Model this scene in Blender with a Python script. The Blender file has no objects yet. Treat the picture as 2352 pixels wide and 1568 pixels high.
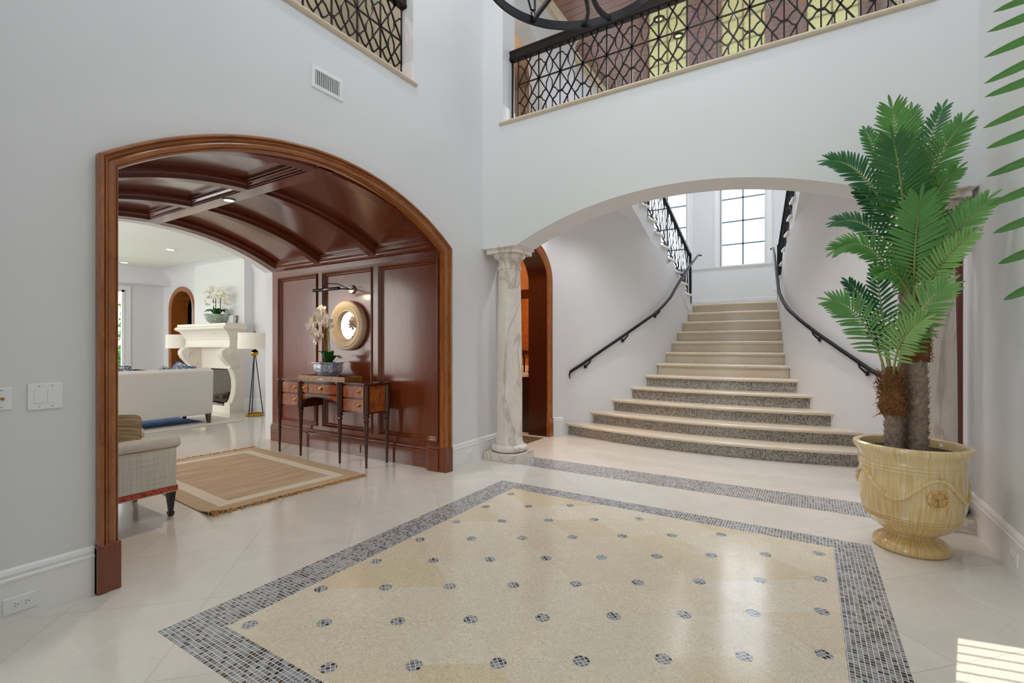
import bpy, math, random
from mathutils import Vector, Matrix

rnd = random.Random(11)
sc = bpy.context.scene
COL = sc.collection
PI = math.pi

# ------------------------------------------------------------------ camera
cam_data = bpy.data.cameras.new('camera')
cam = bpy.data.objects.new('camera', cam_data)
COL.objects.link(cam)
cam.location = (0, 0, 1.25)
cam.rotation_euler = (PI / 2, 0, 0.5547)
cam_data.sensor_width = 36
cam_data.lens = 36 * 1100 / 2352
cam_data.shift_y = 0.0040
cam_data.clip_start = 0.02
sc.camera = cam

# ------------------------------------------------------------------ world, lights, exposure
sc.view_settings.view_transform = 'Standard'
sc.view_settings.look = 'None'
sc.view_settings.exposure = 0.36
sc.view_settings.gamma = 1.0
sc.view_settings.use_curve_mapping = False
sc.cycles.use_denoising = True
sc.cycles.max_bounces = 10
sc.cycles.diffuse_bounces = 6
sc.cycles.glossy_bounces = 4
sc.cycles.sample_clamp_indirect = 8

world = bpy.data.worlds.new('sky')
sc.world = world
world.use_nodes = True
wn = world.node_tree
wn.nodes.clear()
w_out = wn.nodes.new('ShaderNodeOutputWorld')
w_bg = wn.nodes.new('ShaderNodeBackground')
w_tc = wn.nodes.new('ShaderNodeTexCoord')
w_noise = wn.nodes.new('ShaderNodeTexNoise')
w_noise.inputs['Scale'].default_value = 2.2
w_noise.inputs['Detail'].default_value = 6
w_ramp = wn.nodes.new('ShaderNodeValToRGB')
w_ramp.color_ramp.elements[0].position = 0.40
w_ramp.color_ramp.elements[0].color = (0.70, 0.85, 1.0, 1)
w_ramp.color_ramp.elements[1].position = 0.60
w_ramp.color_ramp.elements[1].color = (1.0, 1.0, 1.0, 1)
wn.links.new(w_tc.outputs['Generated'], w_noise.inputs['Vector'])
wn.links.new(w_noise.outputs['Fac'], w_ramp.inputs['Fac'])
wn.links.new(w_ramp.outputs['Color'], w_bg.inputs['Color'])
w_bg.inputs['Strength'].default_value = 3.0
wn.links.new(w_bg.outputs['Background'], w_out.inputs['Surface'])


def area(name, loc, rot, sx, sy, power, color=(1, 1, 1), portal=False):
    d = bpy.data.lights.new(name, 'AREA')
    d.shape = 'RECTANGLE'
    d.size = sx
    d.size_y = sy
    d.energy = power
    d.color = color
    if portal:
        d.cycles.is_portal = True
    o = bpy.data.objects.new(name, d)
    COL.objects.link(o)
    o.location = loc
    o.rotation_euler = rot
    return o


def point(name, loc, power, color=(1, 0.85, 0.65), r=0.06):
    d = bpy.data.lights.new(name, 'POINT')
    d.energy = power
    d.color = color
    d.shadow_soft_size = r
    o = bpy.data.objects.new(name, d)
    COL.objects.link(o)
    o.location = loc
    return o


def spot(name, loc, aim, power, cone, color=(1, 0.86, 0.68), r=0.04, blend=0.4):
    d = bpy.data.lights.new(name, 'SPOT')
    d.energy = power
    d.color = color
    d.spot_size = cone
    d.spot_blend = blend
    d.shadow_soft_size = r
    o = bpy.data.objects.new(name, d)
    COL.objects.link(o)
    o.location = loc
    o.rotation_euler = (Vector(aim) - Vector(loc)).to_track_quat('-Z', 'Y').to_euler()
    return o


# daylight through the windows (sky portals sit in the window openings)
area('portal_front_window', (-1.05, 0.02, 5.35), (PI / 2, 0, 0), 3.1, 1.1, 1, portal=True)
area('portal_entry_window', (-1.75, -2.22, 1.4), (PI / 2, 0, 0), 1.7, 2.6, 1, portal=True)
area('portal_stair_left', (-2.51, 10.33, 4.05), (-PI / 2, 0, 0), 0.8, 2.5, 1, portal=True)
area('portal_stair_middle', (-1.085, 10.33, 4.05), (-PI / 2, 0, 0), 0.8, 2.5, 1, portal=True)
area('portal_stair_right', (0.34, 10.33, 4.05), (-PI / 2, 0, 0), 0.8, 2.5, 1, portal=True)
area('portal_living', (-12.95, 2.4, 1.65), (0, -PI / 2, 0), 1.7, 4.15, 1, portal=True)
# added area lamps: extra daylight at the front glass, fill in the living room
area('front_daylight', (-1.05, 0.42, 5.35), (math.radians(78), 0, 0), 3.0, 1.0, 2, (0.93, 0.96, 1.0))
area('living_fill', (-9.2, -0.9, 1.7), (PI / 2, 0, 0), 5.0, 2.2, 105, (1.0, 0.97, 0.93))  # stands before a blank wall, added to brighten the living room
# sunlight that falls through the louvred shutter leaf beside the entrance
SUN_AZ = Vector((0.208, 0.978, 0)).normalized()
SUN_D, LEAF_D, TAN_EL = 40.0, 4.55, 0.4663
patch = Vector((0.539, 2.761, 0))                     # where the shadow of the leaf opening's inner top corner falls
sun_from = patch - SUN_AZ * SUN_D + Vector((0, 0, SUN_D * TAN_EL))
leaf_at = patch.lerp(sun_from, LEAF_D / SUN_D)
LEAF_RZ = math.atan2(0.218, 0.976)
sun_aim = leaf_at + Vector((0.31 * math.cos(LEAF_RZ), 0.31 * math.sin(LEAF_RZ), -0.25))
spot('sun_beam', sun_from, sun_aim, 170000, math.radians(1.65), (1, 0.90, 0.76), 0.03, 0.0)
sun_d = bpy.data.lights.new('lawn_fill_sun', 'SUN')  # extra sun from another side, added to brighten the lawn
sun_d.energy = 1.6
sun_d.color = (1, 0.95, 0.85)
sun_d.angle = 0.01
sun_o = bpy.data.objects.new('lawn_fill_sun', sun_d)
COL.objects.link(sun_o)
sun_o.location = (12, 4, 14)
sun_o.rotation_euler = Vector((-0.55, 0, -0.83)).to_track_quat('-Z', 'Y').to_euler()
# lamps of the rooms, and unseen fill lights added for brightness
spot('picture_lamp', (-4.62, 3.42, 1.86), (-4.55, 3.75, 1.55), 3.5, math.radians(130), (1, 0.80, 0.55), 0.04, 0.8)
point('foyer_fill', (-1.05, 2.36, 5.0), 26, (0.86, 0.93, 1.0), 0.3)  # added fill that evens out the foyer walls; the chandelier has no bulbs
area('stairwell_fill', (-1.05, 8.0, 5.6), (0, 0, 0), 1.6, 1.6, 55, (0.84, 0.92, 1.0))  # unseen panel under the ceiling, added to brighten the stairwell
for lx, ly in ((-2.2, 1.4), (0.1, 1.4), (-2.2, 3.4), (0.1, 3.4)):
    spot('foyer_fill_spot', (lx, ly, 6.5), (lx, ly, 0), 40, math.radians(110), (0.95, 0.97, 1.0), 0.08, 0.8)  # unseen spots without fixtures, added for even light in the foyer
spot('vault_downlight', (-4.48, 2.345, 2.52), (-4.48, 2.345, 0), 40, math.radians(120), (1, 0.86, 0.68), 0.05, 0.7)
point('upper_left_fill', (-4.2, 2.4, 5.6), 24, (1, 0.92, 0.82), 0.15)  # added point light, no fixture; keeps the upper left room from going dark
area('powder_room_lamp', (-4.3, 5.2, 2.88), (0, 0, 0), 0.4, 0.4, 26, (1, 0.62, 0.28))
point('upper_hall_fill', (-3.6, 5.3, 5.0), 9, (1, 0.85, 0.7), 0.15)  # unseen point light, added for the side room off the upper hall
for lx, ly in ((-2.6, 5.3), (-1.05, 5.3), (0.5, 5.3)):
    spot('hall_fill_spot', (lx, ly, 3.36), (lx, ly, 0), 48, math.radians(120), (0.97, 0.98, 1.0), 0.06, 0.8)  # unseen spots, added to lift the stair hall behind the arch


# ------------------------------------------------------------------ materials
def lin(h):
    h = h.lstrip('#')
    out = []
    for i in (0, 2, 4):
        c = int(h[i:i + 2], 16) / 255
        out.append(c / 12.92 if c <= 0.04045 else ((c + 0.055) / 1.055) ** 2.4)
    return tuple(out) + (1.0,)


class NT:
    """small helper round a material's node tree"""

    def __init__(s, name, rough=0.5, metal=0.0, coat=0.0, spec=0.5):
        s.mat = bpy.data.materials.new(name)
        s.mat.use_nodes = True
        s.t = s.mat.node_tree
        s.b = s.t.nodes['Principled BSDF']
        s.b.inputs['Roughness'].default_value = rough
        s.b.inputs['Metallic'].default_value = metal
        s.b.inputs['Coat Weight'].default_value = coat
        s.b.inputs['Coat Roughness'].default_value = 0.12
        s.b.inputs['Specular IOR Level'].default_value = spec

    def n(s, kind, **kw):
        nd = s.t.nodes.new('ShaderNode' + kind)
        for k, v in kw.items():
            setattr(nd, k, v)
        return nd

    def link(s, a, b):
        s.t.links.new(a, b)

    def inp(s, sock, v):
        if hasattr(v, 'is_output'):
            s.link(v, sock)
        else:
            sock.default_value = v

    def math(s, op, a, b=None, c=None):
        nd = s.n('Math', operation=op)
        s.inp(nd.inputs[0], a)
        if b is not None:
            s.inp(nd.inputs[1], b)
        if c is not None:
            s.inp(nd.inputs[2], c)
        return nd.outputs[0]

    def mix(s, fac, a, b):
        nd = s.n('Mix', data_type='RGBA')
        s.inp(nd.inputs[0], fac)
        s.inp(nd.inputs[6], a)
        s.inp(nd.inputs[7], b)
        return nd.outputs[2]

    def obj(s):
        return s.n('TexCoord').outputs['Object']

    def mapped(s, scale, rot=(0, 0, 0), vec=None):
        m = s.n('Mapping')
        m.inputs['Scale'].default_value = scale
        m.inputs['Rotation'].default_value = rot
        s.link(vec if vec is not None else s.obj(), m.inputs['Vector'])
        return m.outputs[0]

    def noise(s, vec, scale, detail=4, rough=0.55, dist=0.0):
        nd = s.n('TexNoise')
        nd.inputs['Scale'].default_value = scale
        nd.inputs['Detail'].default_value = detail
        nd.inputs['Roughness'].default_value = rough
        nd.inputs['Distortion'].default_value = dist
        s.link(vec, nd.inputs['Vector'])
        return nd.outputs['Fac']

    def ramp(s, fac, stops):
        nd = s.n('ValToRGB')
        cr = nd.color_ramp
        while len(cr.elements) < len(stops):
            cr.elements.new(0.5)
        for e, (p, c) in zip(cr.elements, stops):
            e.position = p
            e.color = c
        s.link(fac, nd.inputs['Fac'])
        return nd.outputs['Color']

    def color(s, v):
        s.inp(s.b.inputs['Base Color'], v)
        return s

    def bump(s, height, strength=0.2, dist=0.01):
        nd = s.n('Bump')
        nd.inputs['Strength'].default_value = strength
        nd.inputs['Distance'].default_value = dist
        s.link(height, nd.inputs['Height'])
        s.link(nd.outputs['Normal'], s.b.inputs['Normal'])
        return s


def plain(name, hexcol, rough=0.5, metal=0.0, var=0.06, scale=8.0, coat=0.0, bump=0.0):
    m = NT(name, rough, metal, coat)
    c = lin(hexcol)
    f = m.noise(m.obj(), scale, 3)
    m.color(m.ramp(f, [(0.3, tuple(x * (1 - var) for x in c[:3]) + (1,)), (0.7, tuple(min(1, x * (1 + var)) for x in c[:3]) + (1,))]))
    if bump:
        m.bump(m.noise(m.obj(), scale * 12, 2), bump)
    return m.mat


def wood(name, dark, light, grain=(1, 1, 12), rough=0.28, coat=0.5, scale=6.0):
    m = NT(name, rough, 0, coat)
    v = m.mapped(grain)
    a = m.noise(v, scale, 6, 0.6, 0.6)
    b = m.noise(v, scale * 7, 3, 0.6, 0.2)
    f = m.math('ADD', m.math('MULTIPLY', a, 0.7), m.math('MULTIPLY', b, 0.3))
    m.color(m.ramp(f, [(0.34, lin(dark)), (0.66, lin(light))]))
    m.bump(b, 0.05, 0.004)
    return m.mat


def stone(name, base, vein, rough=0.16, tiles=None, vs=5.0, var=0.05, strength=0.5):
    m = NT(name, rough)
    p = m.obj()
    a = m.noise(p, vs, 8, 0.62, 1.4)
    b = m.noise(p, vs * 5.5, 6, 0.7, 2.0)
    base_l = lin(base)
    col = m.ramp(a, [(0.3, tuple(x * (1 - var) for x in base_l[:3]) + (1,)), (0.7, tuple(min(1, x * (1 + var)) for x in base_l[:3]) + (1,))])
    line = m.math('SUBTRACT', 1.0, m.math('MULTIPLY', m.math('ABSOLUTE', m.math('SUBTRACT', b, 0.5)), 34.0))
    line = m.math('MULTIPLY', m.math('MAXIMUM', line, 0.0), m.math('MULTIPLY', a, strength))
    col = m.mix(line, col, lin(vein))
    if tiles:
        col = tiles(m, col)
    m.color(col)
    return m.mat


def mosaic_color(m, vec, pitch, tones, grout, g=0.09):
    s = m.n('VectorMath', operation='SCALE')
    s.inputs['Scale'].default_value = 1.0 / pitch
    m.link(vec, s.inputs[0])
    fl = m.n('VectorMath', operation='FLOOR')
    m.link(s.outputs[0], fl.inputs[0])
    wn_ = m.n('TexWhiteNoise', noise_dimensions='3D')
    m.link(fl.outputs[0], wn_.inputs['Vector'])
    r = m.n('ValToRGB')
    r.color_ramp.interpolation = 'CONSTANT'
    while len(r.color_ramp.elements) < len(tones):
        r.color_ramp.elements.new(0.5)
    for e, (p_, c_) in zip(r.color_ramp.elements, tones):
        e.position = p_
        e.color = lin(c_)
    m.link(wn_.outputs['Value'], r.inputs['Fac'])
    fr = m.n('VectorMath', operation='FRACTION')
    m.link(s.outputs[0], fr.inputs[0])
    sep = m.n('SeparateXYZ')
    m.link(fr.outputs[0], sep.inputs[0])

    def edge(o):
        return m.math('MINIMUM', o, m.math('SUBTRACT', 1.0, o))
    e = m.math('MINIMUM', edge(sep.outputs[0]), edge(sep.outputs[1]))
    mask = m.math('LESS_THAN', e, g)
    return m.mix(mask, r.outputs['Color'], lin(grout)), mask


TONES = [(0.0, '#94949a'), (0.24, '#7f8086'), (0.50, '#a3a3a6'), (0.64, '#6f6c6c'), (0.78, '#4a403b'), (0.90, '#2f2824')]


def mosaic_mat(name, pitch, tones, grout, vec_fn=None, rough=0.22, g=0.09):
    m = NT(name, rough)
    vec = vec_fn(m) if vec_fn else m.obj()
    off = m.n('VectorMath', operation='ADD')
    off.inputs[1].default_value = (50.003, 50.007, 50.5 * pitch)
    m.link(vec, off.inputs[0])
    c, mask = mosaic_color(m, off.outputs[0], pitch, tones, grout, g)
    m.color(c)
    return m.mat


# floor inlay lattice
LX0, LY0, LSX, LSY = -2.131, 1.205, 0.5458, 0.3696


def inner_tiles(m, col):
    sep = m.n('SeparateXYZ')
    m.link(m.obj(), sep.inputs[0])
    u = m.math('DIVIDE', m.math('SUBTRACT', sep.outputs[0], LX0), LSX)
    v = m.math('DIVIDE', m.math('SUBTRACT', sep.outputs[1], LY0), LSY)
    pp = m.math('ADD', u, v)
    qq = m.math('SUBTRACT', u, v)
    comb = m.n('CombineXYZ')
    m.link(m.math('FLOOR', pp), comb.inputs[0])
    m.link(m.math('FLOOR', qq), comb.inputs[1])
    wn_ = m.n('TexWhiteNoise', noise_dimensions='3D')
    m.link(comb.outputs[0], wn_.inputs['Vector'])
    tint = m.ramp(wn_.outputs['Value'], [(0.0, (1, 1, 1, 1)), (0.55, (0.99, 0.97, 0.93, 1)), (0.75, (0.95, 0.89, 0.78, 1)), (1.0, (0.91, 0.82, 0.66, 1))])
    mul = m.n('Mix', data_type='RGBA', blend_type='MULTIPLY')
    mul.inputs[0].default_value = 0.75
    m.link(col, mul.inputs[6])
    m.link(tint, mul.inputs[7])
    col = mul.outputs[2]

    def seam(x):
        f = m.math('FRACT', x)
        return m.math('MINIMUM', f, m.math('SUBTRACT', 1.0, f))
    sm = m.math('LESS_THAN', m.math('MINIMUM', seam(pp), seam(qq)), 0.004)
    col = m.mix(m.math('MULTIPLY', sm, 0.35), col, lin('#cdbfa8'))

    def dist(off):
        du = m.math('MULTIPLY', m.math('SUBTRACT', m.math('FRACT', m.math('ADD', u, 0.5 + off)), 0.5), LSX)
        dv = m.math('MULTIPLY', m.math('SUBTRACT', m.math('FRACT', m.math('ADD', v, 0.5 + off)), 0.5), LSY)
        return m.math('SQRT', m.math('ADD', m.math('MULTIPLY', du, du), m.math('MULTIPLY', dv, dv)))
    d = m.math('MINIMUM', dist(20.0), dist(20.5))
    vec = m.mapped((1, 1, 1), (0, 0, math.radians(40)))
    off = m.n('VectorMath', operation='ADD')
    off.inputs[1].default_value = (30.004, 30.003, 0.009)
    m.link(vec, off.inputs[0])
    mc, _ = mosaic_color(m, off.outputs[0], 0.0185, TONES, '#d8d8d6')
    ring = m.math('LESS_THAN', d, 0.0345)
    col = m.mix(ring, col, lin('#c9c3b6'))
    return m.mix(m.math('LESS_THAN', d, 0.0325), col, mc)


def outer_tiles(m, col):
    v = m.mapped((1, 1, 1), (0, 0, math.radians(45)))
    sep = m.n('SeparateXYZ')
    m.link(v, sep.inputs[0])
    u = m.math('DIVIDE', m.math('ADD', sep.outputs[0], 30.1), 0.61)
    w = m.math('DIVIDE', m.math('ADD', sep.outputs[1], 30.2), 0.61)
    comb = m.n('CombineXYZ')
    m.link(m.math('FLOOR', u), comb.inputs[0])
    m.link(m.math('FLOOR', w), comb.inputs[1])
    wn_ = m.n('TexWhiteNoise', noise_dimensions='3D')
    m.link(comb.outputs[0], wn_.inputs['Vector'])
    tint = m.ramp(wn_.outputs['Value'], [(0.0, (1, 1, 1, 1)), (1.0, (0.96, 0.945, 0.925, 1))])
    mul = m.n('Mix', data_type='RGBA', blend_type='MULTIPLY')
    mul.inputs[0].default_value = 0.8
    m.link(col, mul.inputs[6])
    m.link(tint, mul.inputs[7])

    def seam(x):
        f = m.math('FRACT', x)
        return m.math('MINIMUM', f, m.math('SUBTRACT', 1.0, f))
    sm = m.math('LESS_THAN', m.math('MINIMUM', seam(u), seam(w)), 0.0035)
    return m.mix(m.math('MULTIPLY', sm, 0.5), mul.outputs[2], lin('#b3a895'))


M = {}
M['wall'] = plain('white_paint', '#e2e3e6', 0.6, var=0.012, scale=1.5)
M['trim'] = plain('white_gloss_paint', '#f0f0f0', 0.35, var=0.01)
M['ceil'] = plain('ceiling_paint', '#eeeeec', 0.7, var=0.01)
M['olive'] = plain('olive_beige_paint', '#b4afa2', 0.6, var=0.03, scale=2)
M['tan'] = plain('tan_paint', '#a8937c', 0.6, var=0.05, scale=2)
M['amber'] = plain('amber_wallpaper', '#b8763a', 0.45, var=0.18, scale=14)
M['mahog'] = wood('mahogany_upright', '#612a13', '#87401f', (22, 22, 0.9), 0.24, 0.6, 4)
M['mahog_x'] = wood('mahogany_lengthwise', '#5a2511', '#82391c', (0.9, 22, 22), 0.22, 1.0, 5)
M['mahog_y'] = wood('mahogany_crosswise', '#541f0f', '#7a3318', (22, 0.9, 22), 0.26, 0.5, 5)
M['jamb'] = wood('shaded_red_mahogany', '#2c0d07', '#42160c', (9, 9, 0.8), 0.28, 0.4, 5)  # jamb lining: red wood darkened, its poor light put into the colour
M['oxblood'] = wood('oxblood_mahogany', '#4f1c16', '#6b2a22', (9, 9, 0.8), 0.3, 0.3, 5)
M['mahog_case'] = wood('mahogany_casing', '#84451c', '#ad682c', (7, 1.2, 1.2), 0.2, 0.7, 5)
M['sheraton'] = wood('dark_polished_mahogany', '#2a0f08', '#57230f', (7, 7, 1.0), 0.2, 0.6, 8)
M['flame'] = wood('flame_mahogany_veneer', '#6b2c10', '#c26c2e', (6, 6, 2.2), 0.2, 0.6, 4)
M['burl'] = wood('burl_wood', '#5a3015', '#c9924c', (3, 3, 3), 0.3, 0.4, 16)
M['ceil_plank'] = None
M['stone_out'] = stone('cream_limestone_tiles', '#e1dcd4', '#b9aa94', 0.13, outer_tiles, 4.0, 0.05, 0.35)
M['stone_in'] = stone('honed_beige_marble_tiles', '#eadfcb', '#87745a', 0.13, inner_tiles, 5.0, 0.05, 1.0)
M['tread'] = stone('cream_stone_tread', '#e2d5c0', '#a8906c', 0.16, None, 5.0, 0.05, 0.5)
M['riser'] = stone('beige_stone_riser', '#d6cab6', '#8f7a58', 0.2, None, 8.0, 0.07, 0.8)
M['ledge'] = stone('travertine_ledge', '#dccbb4', '#a98f6d', 0.35, None, 8.0, 0.08, 0.6)
m = NT('veined_white_marble', 0.25)
p_ = m.obj()
na = m.noise(p_, 1.7, 4, 0.6, 1.2)
nb = m.noise(m.mapped((1, 1, 0.55)), 1.5, 4, 0.5, 0.9)
nc = m.noise(p_, 9.0, 5, 0.6, 0.5)
ln = m.math('MAXIMUM', m.math('SUBTRACT', 1.0, m.math('MULTIPLY', m.math('ABSOLUTE', m.math('SUBTRACT', nb, 0.5)), 55.0)), 0.0)
cl = m.ramp(na, [(0.3, lin('#e9e2da')), (0.7, lin('#dfd4c9'))])
cl = m.mix(m.math('MULTIPLY', m.math('MAXIMUM', m.math('SUBTRACT', nc, 0.5), 0.0), 1.2), cl, lin('#c9b6a4'))
m.color(m.mix(m.math('MULTIPLY', m.math('MULTIPLY', ln, na), 0.95), cl, lin('#a08d80')))
M['marble'] = m.mat
M['cast'] = stone('cast_stone', '#ece5d8', '#cfc5b4', 0.55, None, 6.0, 0.03, 0.2)
M['mosaic'] = mosaic_mat('grey_mosaic_tiles', 0.0185, TONES, '#dcdcda')
M['pebble'] = mosaic_mat('brown_mosaic_tiles', 0.016, [(0, '#4a3c30'), (0.3, '#6b5a48'), (0.6, '#35291f'), (0.8, '#857055')], '#8f8271')


def riser_vec(m):
    sep = m.n('SeparateXYZ')
    m.link(m.obj(), sep.inputs[0])
    c = m.n('CombineXYZ')
    m.link(sep.outputs[0], c.inputs[0])
    m.link(sep.outputs[2], c.inputs[1])
    return c.outputs[0]


M['mosaic_riser'] = mosaic_mat('grey_mosaic_riser', 0.0155, [(0.0, '#8d8880'), (0.22, '#7a746d'), (0.46, '#989389'), (0.60, '#5c5650'), (0.78, '#2e2926')], '#c9c2b6', riser_vec, 0.3, 0.10)
M['iron'] = plain('black_wrought_iron', '#26262b', 0.34, 0.6, 0.2, 40, bump=0.15)
M['bronze'] = plain('dark_bronze_iron', '#2c2422', 0.35, 0.7, 0.2, 30)
M['brass'] = plain('brass', '#c49a4a', 0.25, 1.0, 0.1, 20)
M['chrome'] = plain('nickel', '#b7b4ae', 0.2, 1.0, 0.05)
M['plastic'] = plain('white_plastic', '#eef0f2', 0.25, var=0.01)
M['black'] = plain('black_lacquer', '#17181c', 0.25, var=0.1, coat=0.3)
M['muntin'] = plain('blue_grey_muntin', '#7b8794', 0.5, var=0.03)
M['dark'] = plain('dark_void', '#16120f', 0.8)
M['mirror'] = plain('mirror_silver', '#f2f2f2', 0.02, 1.0, 0.0)
M['frame'] = wood('pale_limed_wood', '#dcc3a0', '#f0e0c6', (4, 4, 4), 0.45, 0.1, 9)
M['linen'] = plain('white_linen', '#dedbd6', 0.9, var=0.03, scale=60, bump=0.15)
M['navy'] = plain('navy_fabric', '#2c4a78', 0.85, var=0.25, scale=30)
M['shade'] = plain('cream_lampshade', '#f1ece2', 0.8, var=0.02)
M['soil'] = plain('dark_soil', '#3b2f20', 0.95, var=0.4, scale=60, bump=0.5)
M['petal'] = plain('white_petal', '#f4ece2', 0.55, var=0.03)
M['petal_cream'] = plain('ivory_petal', '#eeead8', 0.55, var=0.05)
M['orchid_leaf'] = plain('orchid_leaf', '#2c6a2a', 0.3, var=0.25)
M['stem'] = plain('pale_stem', '#8f9a58', 0.5, var=0.2)
M['fiber'] = plain('palm_fibre', '#8f6036', 0.9, var=0.55, scale=70, bump=0.6)
M['bark'] = plain('palm_bark', '#a08e7e', 0.9, var=0.3, scale=40, bump=0.5)
M['lawn'] = plain('lawn_grass', '#cfd99a', 0.9, var=0.06, scale=0.5)
M['hedge'] = plain('hedge_leaf', '#5f8a4a', 0.7, var=0.45, scale=9)
M['log'] = plain('charred_log', '#4a3a30', 0.9, var=0.6, scale=12, bump=0.5)
M['firebrick'] = plain('grey_firebrick', '#645e54', 0.9, var=0.1, scale=20)
M['ivory'] = plain('ivory_enamel', '#e9e6e0', 0.4, var=0.02)

M['fiber_tan'] = plain('tan_fringe_yarn', '#c99a5c', 0.9, var=0.25, scale=60)
M['stem_dark'] = plain('brown_stem', '#5d5a3a', 0.6, var=0.2)
M['glaze_brown'] = plain('brown_tinged_glaze', '#d2ae70', 0.2, var=0.3, scale=60, coat=0.4)


def side_vec(m):
    sep = m.n('SeparateXYZ')
    m.link(m.obj(), sep.inputs[0])
    c = m.n('CombineXYZ')
    m.link(m.math('ADD', sep.outputs[0], sep.outputs[1]), c.inputs[0])
    m.link(sep.outputs[2], c.inputs[1])
    return c.outputs[0]


M['red_trim_y'] = mosaic_mat('red_greek_key_braid', 0.0125, [(0, '#c4553c'), (0.5, '#b8452f'), (0.70, '#7c2a20')], '#c96a50', side_vec, 0.8)

m = NT('oatmeal_linen', 0.9)
va = m.noise(m.mapped((120, 120, 3)), 1.0, 3)
vb = m.noise(m.mapped((3, 3, 120)), 1.0, 3)
m.color(m.ramp(m.math('MULTIPLY', m.math('ADD', va, vb), 0.5), [(0.36, lin('#cdc5b5')), (0.5, lin('#dcd6ca')), (0.64, lin('#e7e2d8'))]))
M['oatmeal'] = m.mat

m = NT('striped_brown_linen', 0.9)
m.color(m.ramp(m.noise(m.mapped((4, 4, 60)), 1.6, 4), [(0.35, lin('#7b6448')), (0.65, lin('#b59c78'))]))
M['brown_linen'] = m.mat

# jute rug
m = NT('woven_jute', 0.95)
sep = m.n('SeparateXYZ')
m.link(m.obj(), sep.inputs[0])
ax = m.math('ABSOLUTE', sep.outputs[0])
ay = m.math('ABSOLUTE', sep.outputs[1])
d_in = m.math('MINIMUM', m.math('SUBTRACT', 1.06, ax), m.math('SUBTRACT', 0.685, ay))
st = m.noise(m.mapped((34, 1.6, 1)), 1.0, 3)
fine = m.noise(m.mapped((70, 150, 1)), 1.0, 2)
jc = m.ramp(st, [(0.33, lin('#b59c80')), (0.5, lin('#d0b798')), (0.68, lin('#decbb2'))])
jc = m.mix(m.math('MULTIPLY', fine, 0.35), jc, lin('#b0967a'))
band = m.math('MULTIPLY', m.math('GREATER_THAN', d_in, 0.13), m.math('LESS_THAN', d_in, 0.23))
m.color(m.mix(m.math('MULTIPLY', band, 0.85), jc, lin('#ebe4d6')))
m.bump(fine, 0.4, 0.004)
M['jute'] = m.mat

# blue rug with cream border
m = NT('blue_rug_pile', 0.95)
sep = m.n('SeparateXYZ')
m.link(m.obj(), sep.inputs[0])
d_in = m.math('MINIMUM', m.math('SUBTRACT', 1.8, m.math('ABSOLUTE', sep.outputs[0])), m.math('SUBTRACT', 1.9, m.math('ABSOLUTE', sep.outputs[1])))
nz = m.noise(m.obj(), 9, 4)
blue = m.ramp(nz, [(0.35, lin('#1f4674')), (0.65, lin('#3f6c9c'))])
m.color(m.mix(m.math('LESS_THAN', d_in, 0.42), blue, lin('#d9d3c8')))
M['blue_rug'] = m.mat

# palm leaf in lit, middle and shaded tones, also varied from frond to frond
m = NT('palm_leaf', 0.42)
oi = m.n('ObjectInfo')
lo = m.ramp(oi.outputs['Random'], [(0.0, lin('#5f9a52')), (0.5, lin('#7dac5c')), (1.0, lin('#9cbd78'))])
nz = m.noise(m.obj(), 7, 3)
hs = m.n('HueSaturation')
m.link(lo, hs.inputs['Color'])
m.link(m.math('ADD', 0.75, m.math('MULTIPLY', nz, 0.5)), hs.inputs['Value'])
m.color(hs.outputs['Color'])
m.b.inputs['Subsurface Weight'].default_value = 0.0
M['leaf'] = m.mat
m = NT('palm_leaf_shaded', 0.38)  # darker copy for shaded fronds; part of the shade lies in the green
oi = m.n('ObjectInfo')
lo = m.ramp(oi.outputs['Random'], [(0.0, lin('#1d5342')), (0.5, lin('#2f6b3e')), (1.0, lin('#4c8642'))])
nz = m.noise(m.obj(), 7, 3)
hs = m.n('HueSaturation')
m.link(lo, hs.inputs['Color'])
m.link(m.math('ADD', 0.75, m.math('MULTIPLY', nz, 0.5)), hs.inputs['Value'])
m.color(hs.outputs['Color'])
M['leaf_shaded'] = m.mat
M['leaf_mid'] = plain('palm_leaf_midtone', '#588f45', 0.4, var=0.25, scale=6)  # tone between the lit and the shaded fronds

# glazed urn with vertical runs
m = NT('cream_glazed_earthenware', 0.13, 0, 0.6)
sep = m.n('SeparateXYZ')
m.link(m.obj(), sep.inputs[0])
ang = m.math('ARCTAN2', sep.outputs[1], sep.outputs[0])
cv = m.n('CombineXYZ')
m.link(m.math('MULTIPLY', ang, 9.0), cv.inputs[0])
m.link(m.math('MULTIPLY', sep.outputs[2], 2.0), cv.inputs[1])
run = m.noise(cv.outputs[0], 2.6, 6, 0.6)
low = m.math('SUBTRACT', 0.18, m.math('MULTIPLY', sep.outputs[2], 0.28))
run = m.math('ADD', run, low)
m.color(m.ramp(run, [(0.30, lin('#ead8b0')), (0.54, lin('#e1c793')), (0.72, lin('#d2ae6e')), (0.92, lin('#ad8040'))]))
m.bump(m.noise(m.mapped((30, 30, 60)), 1.0, 2), 0.08, 0.004)
M['glaze'] = m.mat

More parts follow.
